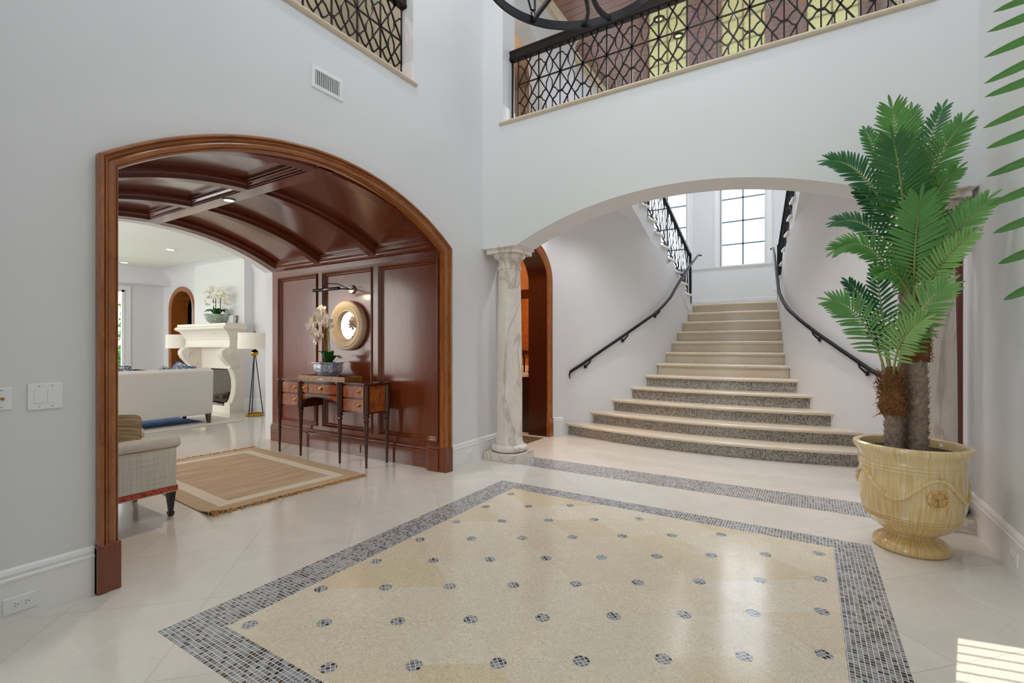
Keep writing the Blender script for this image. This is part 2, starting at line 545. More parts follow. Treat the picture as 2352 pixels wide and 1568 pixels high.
# blue and white porcelain
m = NT('blue_and_white_porcelain', 0.12, 0, 0.4)
nz = m.noise(m.obj(), 34, 5, 0.7, 1.2)
m.color(m.ramp(nz, [(0.44, lin('#e9edf0')), (0.50, lin('#8fa6cf')), (0.56, lin('#2a4a94')), (0.66, lin('#e9edf0'))]))
M['porcelain'] = m.mat
m = NT('green_and_white_porcelain', 0.15, 0, 0.4)
nz = m.noise(m.obj(), 22, 5, 0.7, 1.4)
m.color(m.ramp(nz, [(0.42, lin('#cfd6cd')), (0.50, lin('#5f7a68')), (0.58, lin('#a9b8aa')), (0.7, lin('#7d9484'))]))
M['celadon'] = m.mat
m = NT('blue_patterned_fabric', 0.9)
nz = m.noise(m.obj(), 16, 4, 0.6, 1.5)
m.color(m.ramp(nz, [(0.44, lin('#e8e8e6')), (0.5, lin('#5f7fb0')), (0.56, lin('#23406f')), (0.66, lin('#e3e3e0'))]))
M['blue_print'] = m.mat

# plank ceiling, glossy red brown, boards run along x
m = NT('varnished_red_brown_planks', 0.10, 0, 1.0)
m.b.inputs['Coat IOR'].default_value = 1.8
m.b.inputs['Coat Roughness'].default_value = 0.04
sep = m.n('SeparateXYZ')
m.link(m.obj(), sep.inputs[0])
y_ = m.math('DIVIDE', m.math('ADD', sep.outputs[1], 20.0), 0.125)
fl = m.math('FLOOR', y_)
fr = m.math('FRACT', y_)
wn2 = m.n('TexWhiteNoise', noise_dimensions='1D')
m.link(fl, wn2.inputs['W'])
gr = m.noise(m.mapped((0.6, 9, 1)), 2, 2)
f = m.math('ADD', m.math('MULTIPLY', wn2.outputs['Value'], 0.4), m.math('MULTIPLY', gr, 0.6))
c = m.ramp(f, [(0.2, lin('#7d3c20')), (0.8, lin('#96502c'))])
gap = m.math('LESS_THAN', fr, 0.11)
m.color(m.mix(gap, c, lin('#1c0b06')))
M['ceil_plank'] = m.mat

# window glass
mat = bpy.data.materials.new('clear_window_glass')
mat.use_nodes = True
t = mat.node_tree
t.nodes.clear()
o_ = t.nodes.new('ShaderNodeOutputMaterial')
tr = t.nodes.new('ShaderNodeBsdfTransparent')
gl = t.nodes.new('ShaderNodeBsdfGlossy')
gl.inputs['Roughness'].default_value = 0.02
fre = t.nodes.new('ShaderNodeFresnel')
fre.inputs['IOR'].default_value = 1.35
mx = t.nodes.new('ShaderNodeMixShader')
t.links.new(fre.outputs[0], mx.inputs[0])
t.links.new(tr.outputs[0], mx.inputs[1])
t.links.new(gl.outputs[0], mx.inputs[2])
t.links.new(mx.outputs[0], o_.inputs['Surface'])
M['glass'] = mat

mat = bpy.data.materials.new('lit_lamp_lens')
mat.use_nodes = True
b = mat.node_tree.nodes['Principled BSDF']
b.inputs['Emission Color'].default_value = (1, 0.86, 0.66, 1)
b.inputs['Emission Strength'].default_value = 3.0
M['lens'] = mat


# ------------------------------------------------------------------ mesh building
class MB:
    def __init__(s):
        s.v = []
        s.f = []
        s.mi = []

    def add(s, vs, fs, mi=0):
        o = len(s.v)
        s.v += [tuple(p) for p in vs]
        s.f += [tuple(i + o for i in f) for f in fs]
        s.mi += [mi] * len(fs)
        return s

    def box(s, x0, x1, y0, y1, z0, z1, mi=0):
        vs = [(x0, y0, z0), (x1, y0, z0), (x1, y1, z0), (x0, y1, z0), (x0, y0, z1), (x1, y0, z1), (x1, y1, z1), (x0, y1, z1)]
        return s.add(vs, [(0, 3, 2, 1), (4, 5, 6, 7), (0, 1, 5, 4), (1, 2, 6, 5), (2, 3, 7, 6), (3, 0, 4, 7)], mi)

    def hexa(s, p, mi=0):
        return s.add(p, [(0, 3, 2, 1), (4, 5, 6, 7), (0, 1, 5, 4), (1, 2, 6, 5), (2, 3, 7, 6), (3, 0, 4, 7)], mi)

    def loft(s, rows, closed=False, cap=False, mi=0):
        n = len(rows[0])
        vs = [p for r in rows for p in r]
        fs = []
        for i in range(len(rows) - 1):
            for j in range(n if closed else n - 1):
                k = (j + 1) % n
                fs.append((i * n + j, i * n + k, (i + 1) * n + k, (i + 1) * n + j))
        if cap:
            fs.append(tuple(range(n - 1, -1, -1)))
            b0 = (len(rows) - 1) * n
            fs.append(tuple(b0 + j for j in range(n)))
        return s.add(vs, fs, mi)

    def lathe(s, prof, n=32, c=(0, 0, 0), mi=0, scale=(1, 1)):
        rows = []
        for r, z in prof:
            rows.append([(c[0] + scale[0] * r * math.cos(2 * PI * k / n), c[1] + scale[1] * r * math.sin(2 * PI * k / n), c[2] + z) for k in range(n)])
        return s.loft(rows, True, prof[0][0] > 1e-6 and prof[-1][0] > 1e-6, mi)

    def tube(s, pts, r, n=8, closed=False, mi=0, flat=1.0, roll=0.0):
        pts = [Vector(p) for p in pts]
        m_ = len(pts)
        rs = r if isinstance(r, (list, tuple)) else [r] * m_
        rows = []
        up = None
        for i, p in enumerate(pts):
            if closed:
                tg = pts[(i + 1) % m_] - pts[i - 1]
            else:
                tg = pts[min(i + 1, m_ - 1)] - pts[max(i - 1, 0)]
            tg.normalize()
            if up is None:
                up = Vector((0, 0, 1)) if abs(tg.z) < 0.9 else Vector((1, 0, 0))
            a = tg.cross(up)
            if a.length < 1e-6:
                a = tg.orthogonal()
            a.normalize()
            bb = a.cross(tg).normalized()
            up = bb
            rows.append([tuple(p + a * (rs[i] * math.cos(2 * PI * (k + 0.5) / n + roll)) + bb * (rs[i] * flat * math.sin(2 * PI * (k + 0.5) / n + roll))) for k in range(n)])
        if closed:
            rows.append(rows[0])
            return s.loft(rows, True, False, mi)
        return s.loft(rows, True, True, mi)

    def bar(s, a, b, w, t=None, mi=0):
        """square bar from a to b"""
        t = t or w
        return s.tube([a, b], w / math.sqrt(2), 4, mi=mi, flat=t / w)

    def prism(s, poly, fn, w0, w1, mi=0):
        n = len(poly)
        vs = [fn(u, v, w0) for u, v in poly] + [fn(u, v, w1) for u, v in poly]
        fs = [tuple(range(n - 1, -1, -1)), tuple(range(n, 2 * n))]
        fs += [(i, (i + 1) % n, n + (i + 1) % n, n + i) for i in range(n)]
        return s.add(vs, fs, mi)

    def build(s, name, mats, parent=None, loc=None, smooth=None, bevel=0.0, rot=None):
        me = bpy.data.meshes.new(name)
        me.from_pydata(s.v, [], s.f)
        if not isinstance(mats, (list, tuple)):
            mats = [mats]
        for m_ in mats:
            me.materials.append(m_)
        if len(mats) > 1:
            me.polygons.foreach_set('material_index', s.mi)
        me.update()
        import bmesh
        bm = bmesh.new()
        bm.from_mesh(me)
        bmesh.ops.recalc_face_normals(bm, faces=bm.faces)
        bm.to_mesh(me)
        bm.free()
        if smooth:
            me.polygons.foreach_set('use_smooth', [True] * len(me.polygons))
            me.set_sharp_from_angle(angle=math.radians(smooth))
        o = bpy.data.objects.new(name, me)
        COL.objects.link(o)
        if parent:
            o.parent = parent
        if loc:
            o.location = loc
        if rot:
            o.rotation_euler = rot
        if bevel:
            md = o.modifiers.new('bevel', 'BEVEL')
            md.width = bevel
            md.segments = 2
            md.limit_method = 'ANGLE'
            md.angle_limit = math.radians(40)
        return o


def thing(name, label, cat, loc=(0, 0, 0), rz=0.0, group=None):
    o = bpy.data.objects.new(name, None)
    COL.objects.link(o)
    o.location = loc
    o.rotation_euler = (0, 0, rz)
    o.empty_display_size = 0.1
    return tag(o, label, cat, group)


def tag(o, label, cat, group=None, kind=None):
    o['label'] = label
    o['category'] = cat
    if group:
        o['group'] = group
    if kind:
        o['kind'] = kind
    return o


def struct(o):
    o['kind'] = 'structure'
    return o


def kids(o):
    return [c for c in COL.objects if c.parent == o]


def copy_tree(o, parent=None):
    c = o.copy()
    COL.objects.link(c)
    c.parent = parent
    for k in kids(o):
        copy_tree(k, c)
    return c


YZ = lambda X: (lambda u, v, w: (X + w, u, v))        # plane x = X
XZ = lambda Y: (lambda u, v, w: (u, Y + w, v))        # plane y = Y
XY = lambda Z: (lambda u, v, w: (u, v, Z + w))


def slab(mb, fn, cols, w0, w1, mi=0):
    """columns (u0, u1, zb0, zb1, zt0, zt1) of a wall slab"""
    for u0, u1, b0, b1, t0, t1 in cols:
        p = [fn(u0, b0, w0), fn(u1, b1, w0), fn(u1, b1, w1), fn(u0, b0, w1), fn(u0, t0, w0), fn(u1, t1, w0), fn(u1, t1, w1), fn(u0, t0, w1)]
        mb.hexa(p, mi)


def arc_z(u, uc, half, zs, rise):
    Rr = (half * half + rise * rise) / (2 * rise)
    d = u - uc
    return zs + rise - Rr + math.sqrt(max(0, Rr * Rr - d * d))


def arch_cols(uc, half, zs, rise, ztop, n=40):
    out = []
    for i in range(n):
        a = uc - half + 2 * half * i / n
        b_ = uc - half + 2 * half * (i + 1) / n
        za, zb = arc_z(a, uc, half, zs, rise), arc_z(b_, uc, half, zs, rise)
        out.append((a, b_, za, zb, ztop, ztop))
    return out


def arch_path(uc, half, zs, rise, d, zbot, n=36):
    Rr = (half * half + rise * rise) / (2 * rise)
    zc = zs + rise - Rr
    r = Rr - d
    h = half - d
    z1 = zc + math.sqrt(r * r - h * h)
    a0 = math.asin(h / r)
    pts = [(uc - h, zbot), (uc - h, z1)]
    pts += [(uc + r * math.sin(-a0 + 2 * a0 * k / n), zc + r * math.cos(-a0 + 2 * a0 * k / n)) for k in range(1, n)]
    pts += [(uc + h, z1), (uc + h, zbot)]
    return pts


def ell_path(uc, half, zs, rise, d, zbot, n=28):
    h, b_ = half - d, rise - d
    pts = [(uc - h, zbot)] + [(uc - h * math.cos(PI * k / n), zs + b_ * math.sin(PI * k / n)) for k in range(n + 1)] + [(uc + h, zbot)]
    return pts


def casing(mb, pathfn, prof, fn, mi=0):
    rows = [[fn(u, v, h) for u, v in pathfn(d)] for d, h in prof]
    mb.loft(rows, False, False, mi)


def frame_mould(mb, u0, u1, v0, v1, prof, fn, mi=0):
    rows = []
    for d, h in prof:
        rows.append([fn(u0 + d, v0 + d, h), fn(u1 - d, v0 + d, h), fn(u1 - d, v1 - d, h), fn(u0 + d, v1 - d, h)])
    mb.loft(rows, True, False, mi)


# ------------------------------------------------------------------ floor
XL, XR = -3.065, 0.96            # left and right foyer walls
YB = 4.33                        # stair arch wall, front face
xs = [-13.2, -3.47, -3.05, -2.62, -2.423, -2.205, 0.128, 0.332, 0.52, 1.4]
ys = [-2.6, 0.962, 1.143, 3.57, 3.73, 4.32, 4.70, 4.86, 5.74, 10.5]
mb = MB()
for i in range(len(xs) - 1):
    for j in range(len(ys) - 1):
        cx, cy = (xs[i] + xs[i + 1]) / 2, (ys[j] + ys[j + 1]) / 2
        mi = 0
        if -2.423 < cx < 0.332 and 0.962 < cy < 3.73:
            mi = 2 if (-2.205 < cx < 0.128 and 1.143 < cy < 3.57) else 1
        if -2.62 < cx < 0.52 and 4.32 < cy < 4.70:
            mi = 1
        if -3.47 < cx < -3.05 and 4.86 < cy < 5.74:
            mi = 3
        mb.add([(xs[i], ys[j], 0), (xs[i + 1], ys[j], 0), (xs[i + 1], ys[j + 1], 0), (xs[i], ys[j + 1], 0)], [(0, 1, 2, 3)], mi)
struct(mb.build('floor', [M['stone_out'], M['mosaic'], M['stone_in'], M['pebble']]))

# ------------------------------------------------------------------ foyer walls
ZTOP = 6.6
AC, AH, AZ, AR = 2.345, 1.306, 2.17, 0.415      # wood lined archway in the left wall (clear opening)
mb = MB()
fn = YZ(XL)
W0, W1 = -0.17, 0.0
LO0, LO1 = 1.45, 3.237                          # upper balcony opening in the left wall
WO = AH + 0.084
slab(mb, fn, [(0.05, AC - WO, 0, 0, 3.62, 3.62), (AC + WO, YB + 0.37, 0, 0, 3.62, 3.62)], -0.036, W1)
slab(mb, fn, arch_cols(AC, WO, AZ + 0.02, AR + 0.06, 3.62), -0.036, W1)
slab(mb, fn, [(0.05, LO0, 3.62, 3.62, ZTOP, ZTOP), (LO1, YB + 0.37, 3.62, 3.62, ZTOP, ZTOP), (LO0, LO1, 5.6, 5.6, ZTOP, ZTOP)], W0, W1)
struct(mb.build('wall_left', M['wall']))

mb = MB()
mb.box(XR, XR + 0.2, 0.05, YB + 0.37, 0, ZTOP)
struct(mb.build('wall_right', M['wall']))

# wall over the stair arch
BC, BH, BZ, BR = -1.045, 1.585, 2.315, 0.36
mb = MB()
fn = XZ(YB)
slab(mb, fn, arch_cols(BC, BH, BZ, BR, 3.62, 48), 0, 0.36)
slab(mb, fn, [(XL, BC - BH, 2.315, 2.315, 3.62, 3.62), (BC + BH, XR, 2.315, 2.315, 3.62, 3.62)], 0, 0.36)
slab(mb, fn, [(XL, -2.80, 3.62, 3.62, ZTOP, ZTOP), (0.71, XR, 3.62, 3.62, ZTOP, ZTOP), (-2.80, 0.71, 6.1, 6.1, ZTOP, ZTOP)], 0, 0.245)
struct(mb.build('wall_back', M['wall']))

# front wall behind the viewer with an arch and a large window above it
mb = MB()
fn = XZ(0.05)
slab(mb, fn, arch_cols(BC, BH, BZ, BR, 4.8, 32), 0, 0.35)
slab(mb, fn, [(XL, BC - BH, 0, 0, ZTOP, ZTOP), (BC + BH, XR, 0, 0, ZTOP, ZTOP), (BC - BH, BC + BH, 5.9, 5.9, ZTOP, ZTOP)], 0, 0.35)
struct(mb.build('wall_front', M['wall']))
mb = MB()
for k in range(4):
    x = BC - BH + 2 * BH * k / 3
    mb.box(x - 0.03, x + 0.03, 0.12, 0.18, 4.8, 5.9)
for k in range(3):
    z = 4.8 + 1.1 * k / 2
    mb.box(BC - BH, BC + BH, 0.12, 0.18, z - 0.03, z + 0.03)
fw = struct(mb.build('window_4', M['trim']))
mb = MB()
mb.box(BC - BH, BC + BH, 0.145, 0.15, 4.8, 5.9)
mb.build('pane', M['glass'], fw)

mb = MB()
mb.box(XL - 0.2, XR + 0.2, 0.05, YB, ZTOP, ZTOP + 0.1)
struct(mb.build('ceiling', M['ceil']))

# vestibule round the viewer
mb = MB()
mb.box(XL - 0.1, XL, -2.3, 0.05, 0, 3.0)
mb.box(XR, XR + 0.1, -2.3, 0.05, 0, 3.0)
mb.box(XL, -2.6, -2.3, -2.2, 0, 3.0)
mb.box(-0.9, -0.62, -2.3, -2.2, 0, 3.0)
mb.box(0.45, XR, -2.3, -2.2, 0, 3.0)
mb.box(-2.6, -0.9, -2.3, -2.2, 2.7, 3.0)
mb.box(-0.62, 0.45, -2.3, -2.2, 2.75, 3.0)
struct(mb.build('wall_entry', M['wall']))
mb = MB()
mb.box(XL, XR, -2.3, 0.05, 3.0, 3.1)
struct(mb.build('ceiling_entry', M['ceil']))
mb = MB()
for k in range(4):
    x = -2.6 + 1.7 * k / 3
    mb.box(x - 0.025, x + 0.025, -2.27, -2.22, 0.1, 2.7)
for z in (0.1, 0.75, 1.4, 2.05, 2.7):
    mb.box(-2.6, -0.9, -2.27, -2.22, z - 0.025, z + 0.025)
ew = struct(mb.build('window_5', M['trim']))
mb = MB()
mb.box(-2.6, -0.9, -2.25, -2.245, 0.1, 2.7)
mb.build('pane', M['glass'], ew)
# louvred shutter leaf standing open beside the entrance
sh = thing('louvred_shutter', 'white louvred shutter leaf standing open at the entrance', 'shutter', (leaf_at.x, leaf_at.y, 0), LEAF_RZ)
ztop = leaf_at.z
mb = MB()
mb.box(-0.6, 0.0, -0.015, 0.015, 0, 2.74)
mb.box(0.62, 1.0, -0.015, 0.015, 0, 2.74)
mb.box(0.0, 0.62, -0.015, 0.015, ztop, 2.74)
mb.box(0.0, 0.62, -0.015, 0.015, 0, ztop - 0.5)
mb.build('leaf_frame', M['trim'], sh)
mb = MB()
k = 1
while k * 0.0318 < 0.5:
    z = ztop - k * 0.0318
    mb.box(0.0, 0.62, -0.0025, 0.0025, z - 0.0014, z + 0.0014)
    k += 1
mb.build('slat', M['trim'], sh)

# ------------------------------------------------------------------ baseboards
BASE_PROF = [(0.0, 0.016), (0.185, 0.016), (0.19, 0.021), (0.20, 0.021), (0.206, 0.014), (0.222, 0.018), (0.236, 0.012), (0.245, 0.004), (0.245, 0.0)]


def baseboard(name, pts, side=1, mat=None, prof=BASE_PROF):
    """pts: plan polyline, the profile stands out to the left (side=1) or right of its direction"""
    pts = [Vector((p[0], p[1])) for p in pts]
    nrm = []
    for i in range(len(pts)):
        a = (pts[i] - pts[i - 1]) if i > 0 else None
        b2 = (pts[i + 1] - pts[i]) if i < len(pts) - 1 else None
        ns = []
        for d in (a, b2):
            if d is not None:
                d = d.normalized()
                ns.append(Vector((-d.y, d.x)) * side)
        n = sum(ns, Vector((0, 0)))
        n.normalize()
        n = n / max(0.3, n.dot(ns[0]))
        nrm.append(n)
    mb = MB()
    mb.loft([[(p.x + n.x * h, p.y + n.y * h, z) for z, h in prof] for p, n in zip(pts, nrm)], False)
    o = mb.build(name, mat or M['trim'])
    return struct(o)


baseboard('baseboard_left', [(XL, 0.42), (XL, 0.949)], -1)
baseboard('baseboard_left.001', [(XL, 3.745), (XL, YB + 0.36)], -1)
baseboard('baseboard_right', [(XR, 0.42), (XR, YB + 0.36)], 1)

# ------------------------------------------------------------------ archway casing
CAS = [(-0.09, 0.0), (-0.09, 0.044), (-0.084, 0.054), (-0.074, 0.056), (-0.069, 0.050), (-0.067, 0.034), (-0.063, 0.034), (-0.062, 0.042), (-0.057, 0.045), (-0.054, 0.042), (-0.053, 0.030),
       (-0.049, 0.026), (-0.040, 0.032), (-0.028, 0.034), (-0.018, 0.030), (-0.013, 0.022), (-0.012, 0.014), (-0.008, 0.014), (-0.007, 0.020), (-0.003, 0.020), (0.0, 0.012), (0.0, -0.035), (-0.082, -0.04)]
mb = MB()
CX0 = XL


def case_path(d, zbot=0.24):
    return arch_path(AC, AH, AZ, AR, d, zbot)


casing(mb, case_path, CAS, YZ(CX0))
tr1 = struct(mb.build('trim_1', M['mahog_case'], smooth=38))
mb = MB()
for sgn in (-1, 1):
    y0 = AC + sgn * (AH + 0.098)
    y1 = AC + sgn * (AH - 0.004)
    ya, yb_ = min(y0, y1), max(y0, y1)
    mb.box(XL - 0.2, XL + 0.045, ya, yb_, 0, 0.245)
    ym = AC + sgn * (AH + 0.055)
    ya, yb_ = min(y0, ym), max(y0, ym)
    mb.box(XL, XL + 0.052, ya, yb_, 0, 0.24)
    y2 = AC + sgn * (AH - 0.02)
    ya, yb_ = min(y1, y2), max(y1, y2)
    mb.box(XL - 0.19, XL - 0.05, ya, yb_, 0, 0.215)
    mb.box(XL - 0.19, XL - 0.05, ya, yb_, 0.225, 0.24)
struct(mb.build('trim_2', M['mahog'], bevel=0.006))

# ------------------------------------------------------------------ panelled passage
PW = 3.722          # stile plane of the panelled wall (right side of the passage)
PX0, PX1 = -6.04, -3.105
VH = PW - AC
VZ, VR = 2.22, 0.355
VRAD = (VH * VH + VR * VR) / (2 * VR)
VZC = VZ + VR - VRAD
VA0 = math.asin(VH / VRAD)


def vault_pt(a, dr):
    """angle from the crown, dr = distance above the rib face"""
    return (AC + (VRAD + dr) * math.sin(a), VZC + (VRAD + dr) * math.cos(a))


# vault skin
mb = MB()
rows = []
for i in range(33):
    a = -VA0 + 2 * VA0 * i / 32
    y, z = vault_pt(a, 0.075)
    rows.append([(PX0, y, z), (-5.06, y, z), (-4.10, y, z), (PX1, y, z)])
mb.loft(rows)
for x in (PX0, -3.23):
    pass
struct(mb.build('ceiling_vault', M['mahog_x'], smooth=30))
# transverse ribs
RIB_H = [(0.092, 0.075), (0.092, 0.060), (0.084, 0.058), (0.082, 0.044), (0.076, 0.040), (0.070, 0.026), (0.062, 0.024), (0.060, 0.012), (0.054, 0.010), (0.052, 0.0)]
RIB = [(-a_, b_) for a_, b_ in RIB_H] + RIB_H[::-1]
mb = MB()
for xc in (-3.19, -4.10, -5.06, -5.955):
    rows = []
    for i in range(41):
        a = -VA0 + 2 * VA0 * i / 40
        rows.append([(xc + dx, *vault_pt(a, dr)) for dx, dr in RIB])
    mb.loft(rows)
struct(mb.build('trim_3', M['mahog_y'], smooth=30))
# lengthwise crown band and spring mouldings
mb = MB()
rib2 = [(d * 1.25 / VRAD, dr) for d, dr in RIB]
rows = []
for x in (PX0, PX1):
    rows.append([(x, *vault_pt(a, dr)) for a, dr in rib2])
mb.loft(rows)
for sgn in (-1, 1):
    prof = [(0.11, 0.075), (0.11, 0.060), (0.10, 0.058), (0.098, 0.044), (0.088, 0.040), (0.08, 0.026), (0.07, 0.024), (0.066, 0.012), (0.055, 0.008), (0.05, 0.0), (0.0, -0.004)]
    rows = []
    for x in (PX0, PX1):
        r_ = [(x, *vault_pt(sgn * (VA0 - d / VRAD), dr)) for d, dr in prof]
        r_.append((x, AC + sgn * VH, VZ - 0.06))
        rows.append(r_)
    mb.loft(rows)
struct(mb.build('trim_4', M['mahog_x'], smooth=30))

# panelled walls (right and left of the passage)
MOULD = [(0.0, 0.0), (0.0, 0.012), (0.008, 0.018), (0.016, 0.012), (0.022, 0.0), (0.03, -0.012), (0.036, -0.012), (0.042, -0.022), (0.05, -0.028)]
panels = [(-5.90, -5.10), (-5.00, -4.14), (-4.04, -3.18)]
for side, nm in ((1, 'wall_passage_right'), (-1, 'wall_passage_left')):
    yw = AC + side * VH
    fnp = lambda u, v, h, yw=yw, side=side: (u, yw - side * h, v)
    mb = MB()
    edges = [PX0] + [e for p in panels for e in p] + [PX1]
    for i in range(0, len(edges), 2):
        a, b_ = edges[i], edges[i + 1]
        mb.prism([(a, 0.0), (b_, 0.0), (b_, 2.26), (a, 2.26)], fnp, 0.0, -0.07)
    for a, b_ in panels:
        mb.prism([(a, 0.0), (b_, 0.0), (b_, 0.27), (a, 0.27)], fnp, 0.0, -0.07)
        mb.prism([(a, 2.13), (b_, 2.13), (b_, 2.26), (a, 2.26)], fnp, 0.0, -0.07)
        mb.prism([(a, 0.27), (b_, 0.27), (b_, 2.13), (a, 2.13)], fnp, -0.028, -0.07)
    w = struct(mb.build(nm, M['mahog']))
    mb = MB()
    for a, b_ in panels:
        frame_mould(mb, a, b_, 0.27, 2.13, MOULD, fnp)
    mb.build('panel_moulding', M['mahog_case'] if False else M['mahog'], w, smooth=30)
    mb = MB()
    mb.loft([[fnp(x, z, h) for z, h in ((0, 0.026), (0.16, 0.026), (0.17, 0.034), (0.182, 0.034), (0.19, 0.02), (0.205, 0.022), (0.217, 0.012), (0.225, 0.0))] for x in (PX0, PX1)])
    mb.build('skirting', M['mahog_x'], w, smooth=30)
# blank wooden plate set in the skirting of the panelled wall
mb = MB()
mb.box(-4.43, -4.30, PW - 0.034, PW - 0.026, 0.04, 0.125)
tag(mb.build('outlet_cover', M['mahog_x'], bevel=0.003), 'brown wooden outlet cover in the skirting under the console table', 'outlet')

# end wall of the passage toward the living room, and roof mass over it
mb = MB()
fn = YZ(PX0)
slab(mb, fn, arch_cols(AC, VH, VZ, VR, 3.3, 36), -0.16, 0.0)
slab(mb, fn, [(-1.2, AC - VH, 0, 0, 3.3, 3.3), (AC + VH, 5.3, 0, 0, 3.3, 3.3)], -0.16, 0.0)
struct(mb.build('wall_passage_end', M['wall']))
mb = MB()
mb.box(PX0, XL - 0.17, 0.8, 3.95, 3.35, 3.6)
struct(mb.build('floor_upper_left', M['ledge']))

# recessed lamp in the crown band
lz = vault_pt(0, 0)[1]
t_ = thing('recessed_light', 'small lit recessed lamp in the crown rib of the wood vault', 'ceiling light', (-4.48, AC, lz - 0.004))
mb = MB()
mb.lathe([(0.04, 0.001), (0.052, 0.001), (0.055, -0.003), (0.042, -0.006), (0.04, 0.001)], 24)
mb.build('lamp_ring', M['trim'], t_, smooth=40)
mb = MB()
mb.lathe([(0.0, -0.001), (0.04, -0.001)], 24)
mb.build('lamp_lens', M['lens'], t_)

# ------------------------------------------------------------------ living room
LXF, LYW, LZC = -12.75, 5.2, 2.95
mb = MB()
mb.box(LXF - 0.2, PX0 - 0.16, -1.2, LYW + 0.2, LZC, LZC + 0.1)
struct(mb.build('ceiling_living', M['ceil']))
mb = MB()
fn = XZ(LYW)
DC, DH, DZ, DR = -11.86, 0.52, 2.06, 0.45
ncol = 24
cols = []
for i in range(ncol):
    a = DC - DH + 2 * DH * i / ncol
    b_ = DC - DH + 2 * DH * (i + 1) / ncol
    f_ = lambda x: DZ + DR * math.sqrt(max(0, 1 - ((x - DC) / DH) ** 2))
    cols.append((a, b_, f_(a), f_(b_), LZC, LZC))
slab(mb, fn, cols, 0, 0.15)
slab(mb, fn, [(LXF, DC - DH, 0, 0, LZC, LZC), (DC + DH, PX0 - 0.16, 0, 0, LZC, LZC)], 0, 0.15)
mb.box(-10.93, -9.05, 5.02, LYW, 0, LZC)
# rounded cove between wall and ceiling
rows = []
for x in (LXF, PX0 - 0.16):
    rows.append([(x, LYW - 0.35 + 0.35 * math.sin(a), LZC - 0.35 + 0.35 * math.cos(a)) for a in [k * PI / 16 for k in range(9)]])
mb.loft(rows)
struct(mb.build('wall_living', M['wall']))
mb = MB()
mb.box(LXF - 0.15, LXF, -1.2, 0.5, 0, LZC)
mb.box(LXF - 0.15, LXF, 4.47, LYW + 0.1, 0, LZC)
mb.box(LXF - 0.15, LXF, 0.5, 4.47, 2.47, LZC)
mb.box(LXF - 0.15, LXF, 0.5, 4.47, 0, 0.72)
mb.box(LXF, LXF + 0.4, -1.2, LYW, 2.6, LZC)
struct(mb.build('wall_living_window', M['wall']))
mb = MB()
mb.box(LXF - 0.02, LXF + 0.02, 4.47, 4.56, 0.66, 2.56)
mb.box(LXF - 0.02, LXF + 0.02, 0.42, 4.47, 2.47, 2.56)
mb.box(LXF - 0.02, LXF + 0.03, 0.42, 4.56, 0.66, 0.72)
for y in (4.44, 3.45, 2.46, 1.48, 0.52):
    mb.box(LXF - 0.09, LXF - 0.04, y - 0.025, y + 0.025, 0.72, 2.47)
for z in (0.74, 2.45):
    mb.box(LXF - 0.09, LXF - 0.04, 0.5, 4.47, z - 0.02, z + 0.02)
lw = struct(mb.build('window_3', M['trim']))
mb = MB()
mb.box(LXF - 0.07, LXF - 0.065, 0.5, 4.47, 0.72, 2.47)
mb.build('pane', M['glass'], lw)
mb = MB()
mb.box(LXF, PX0 - 0.16, -1.3, -1.2, 0, LZC)
struct(mb.build('wall_living_side', M['wall']))
baseboard('baseboard_living', [(DC + DH + 0.1, LYW), (-10.93, LYW), (-10.93, 5.02), (-9.05, 5.02), (-9.05, LYW), (PX0 - 0.16, LYW)], -1)
# arched wooden doorway in the living room
mb = MB()
casing(mb, lambda d: ell_path(DC, DH - 0.05, DZ, DR - 0.05, d, 0.0), [(-0.10, 0.0), (-0.10, 0.03), (-0.085, 0.04), (-0.06, 0.03), (-0.03, 0.035), (0.0, 0.02), (0.0, -0.32)], lambda u, v, h: (u, LYW - h, v))
struct(mb.build('trim_5', M['mahog_case'], smooth=35))
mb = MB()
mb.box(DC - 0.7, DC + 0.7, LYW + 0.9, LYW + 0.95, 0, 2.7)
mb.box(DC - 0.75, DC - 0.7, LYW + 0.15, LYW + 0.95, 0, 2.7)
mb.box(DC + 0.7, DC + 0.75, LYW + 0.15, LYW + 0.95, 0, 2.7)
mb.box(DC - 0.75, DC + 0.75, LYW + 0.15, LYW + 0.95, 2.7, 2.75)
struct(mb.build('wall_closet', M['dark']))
mb = MB()
mb.prism([(DC + 0.02, 0.0), (DC + 0.42, 0.0), (DC + 0.42, 2.05), (DC + 0.30, 2.24), (DC + 0.02, 2.40)], XZ(LYW + 0.5), 0, 0.04)
struct(mb.build('door_2', M['mahog']))
# ceiling lamps of the living room
for i, (x, y, lab) in enumerate(((-9.6, 4.02, 'recessed living room ceiling lamp nearer the wood vault'), (-11.9, 4.15, 'bright recessed ceiling lamp near the far window wall'))):
    t_ = thing('ceiling_light', lab, 'ceiling light', (x, y, LZC), 0, 'recessed lamps in the living room ceiling')
    mb = MB()
    mb.lathe([(0.06, 0.0), (0.085, 0.0), (0.088, -0.006), (0.062, -0.008), (0.06, 0.0)], 24)
    mb.build('lamp_ring', M['trim'], t_, smooth=40)
    mb = MB()
    mb.lathe([(0.0, -0.002), (0.06, -0.002)], 24)
    mb.build('lamp_lens', M['lens'], t_)

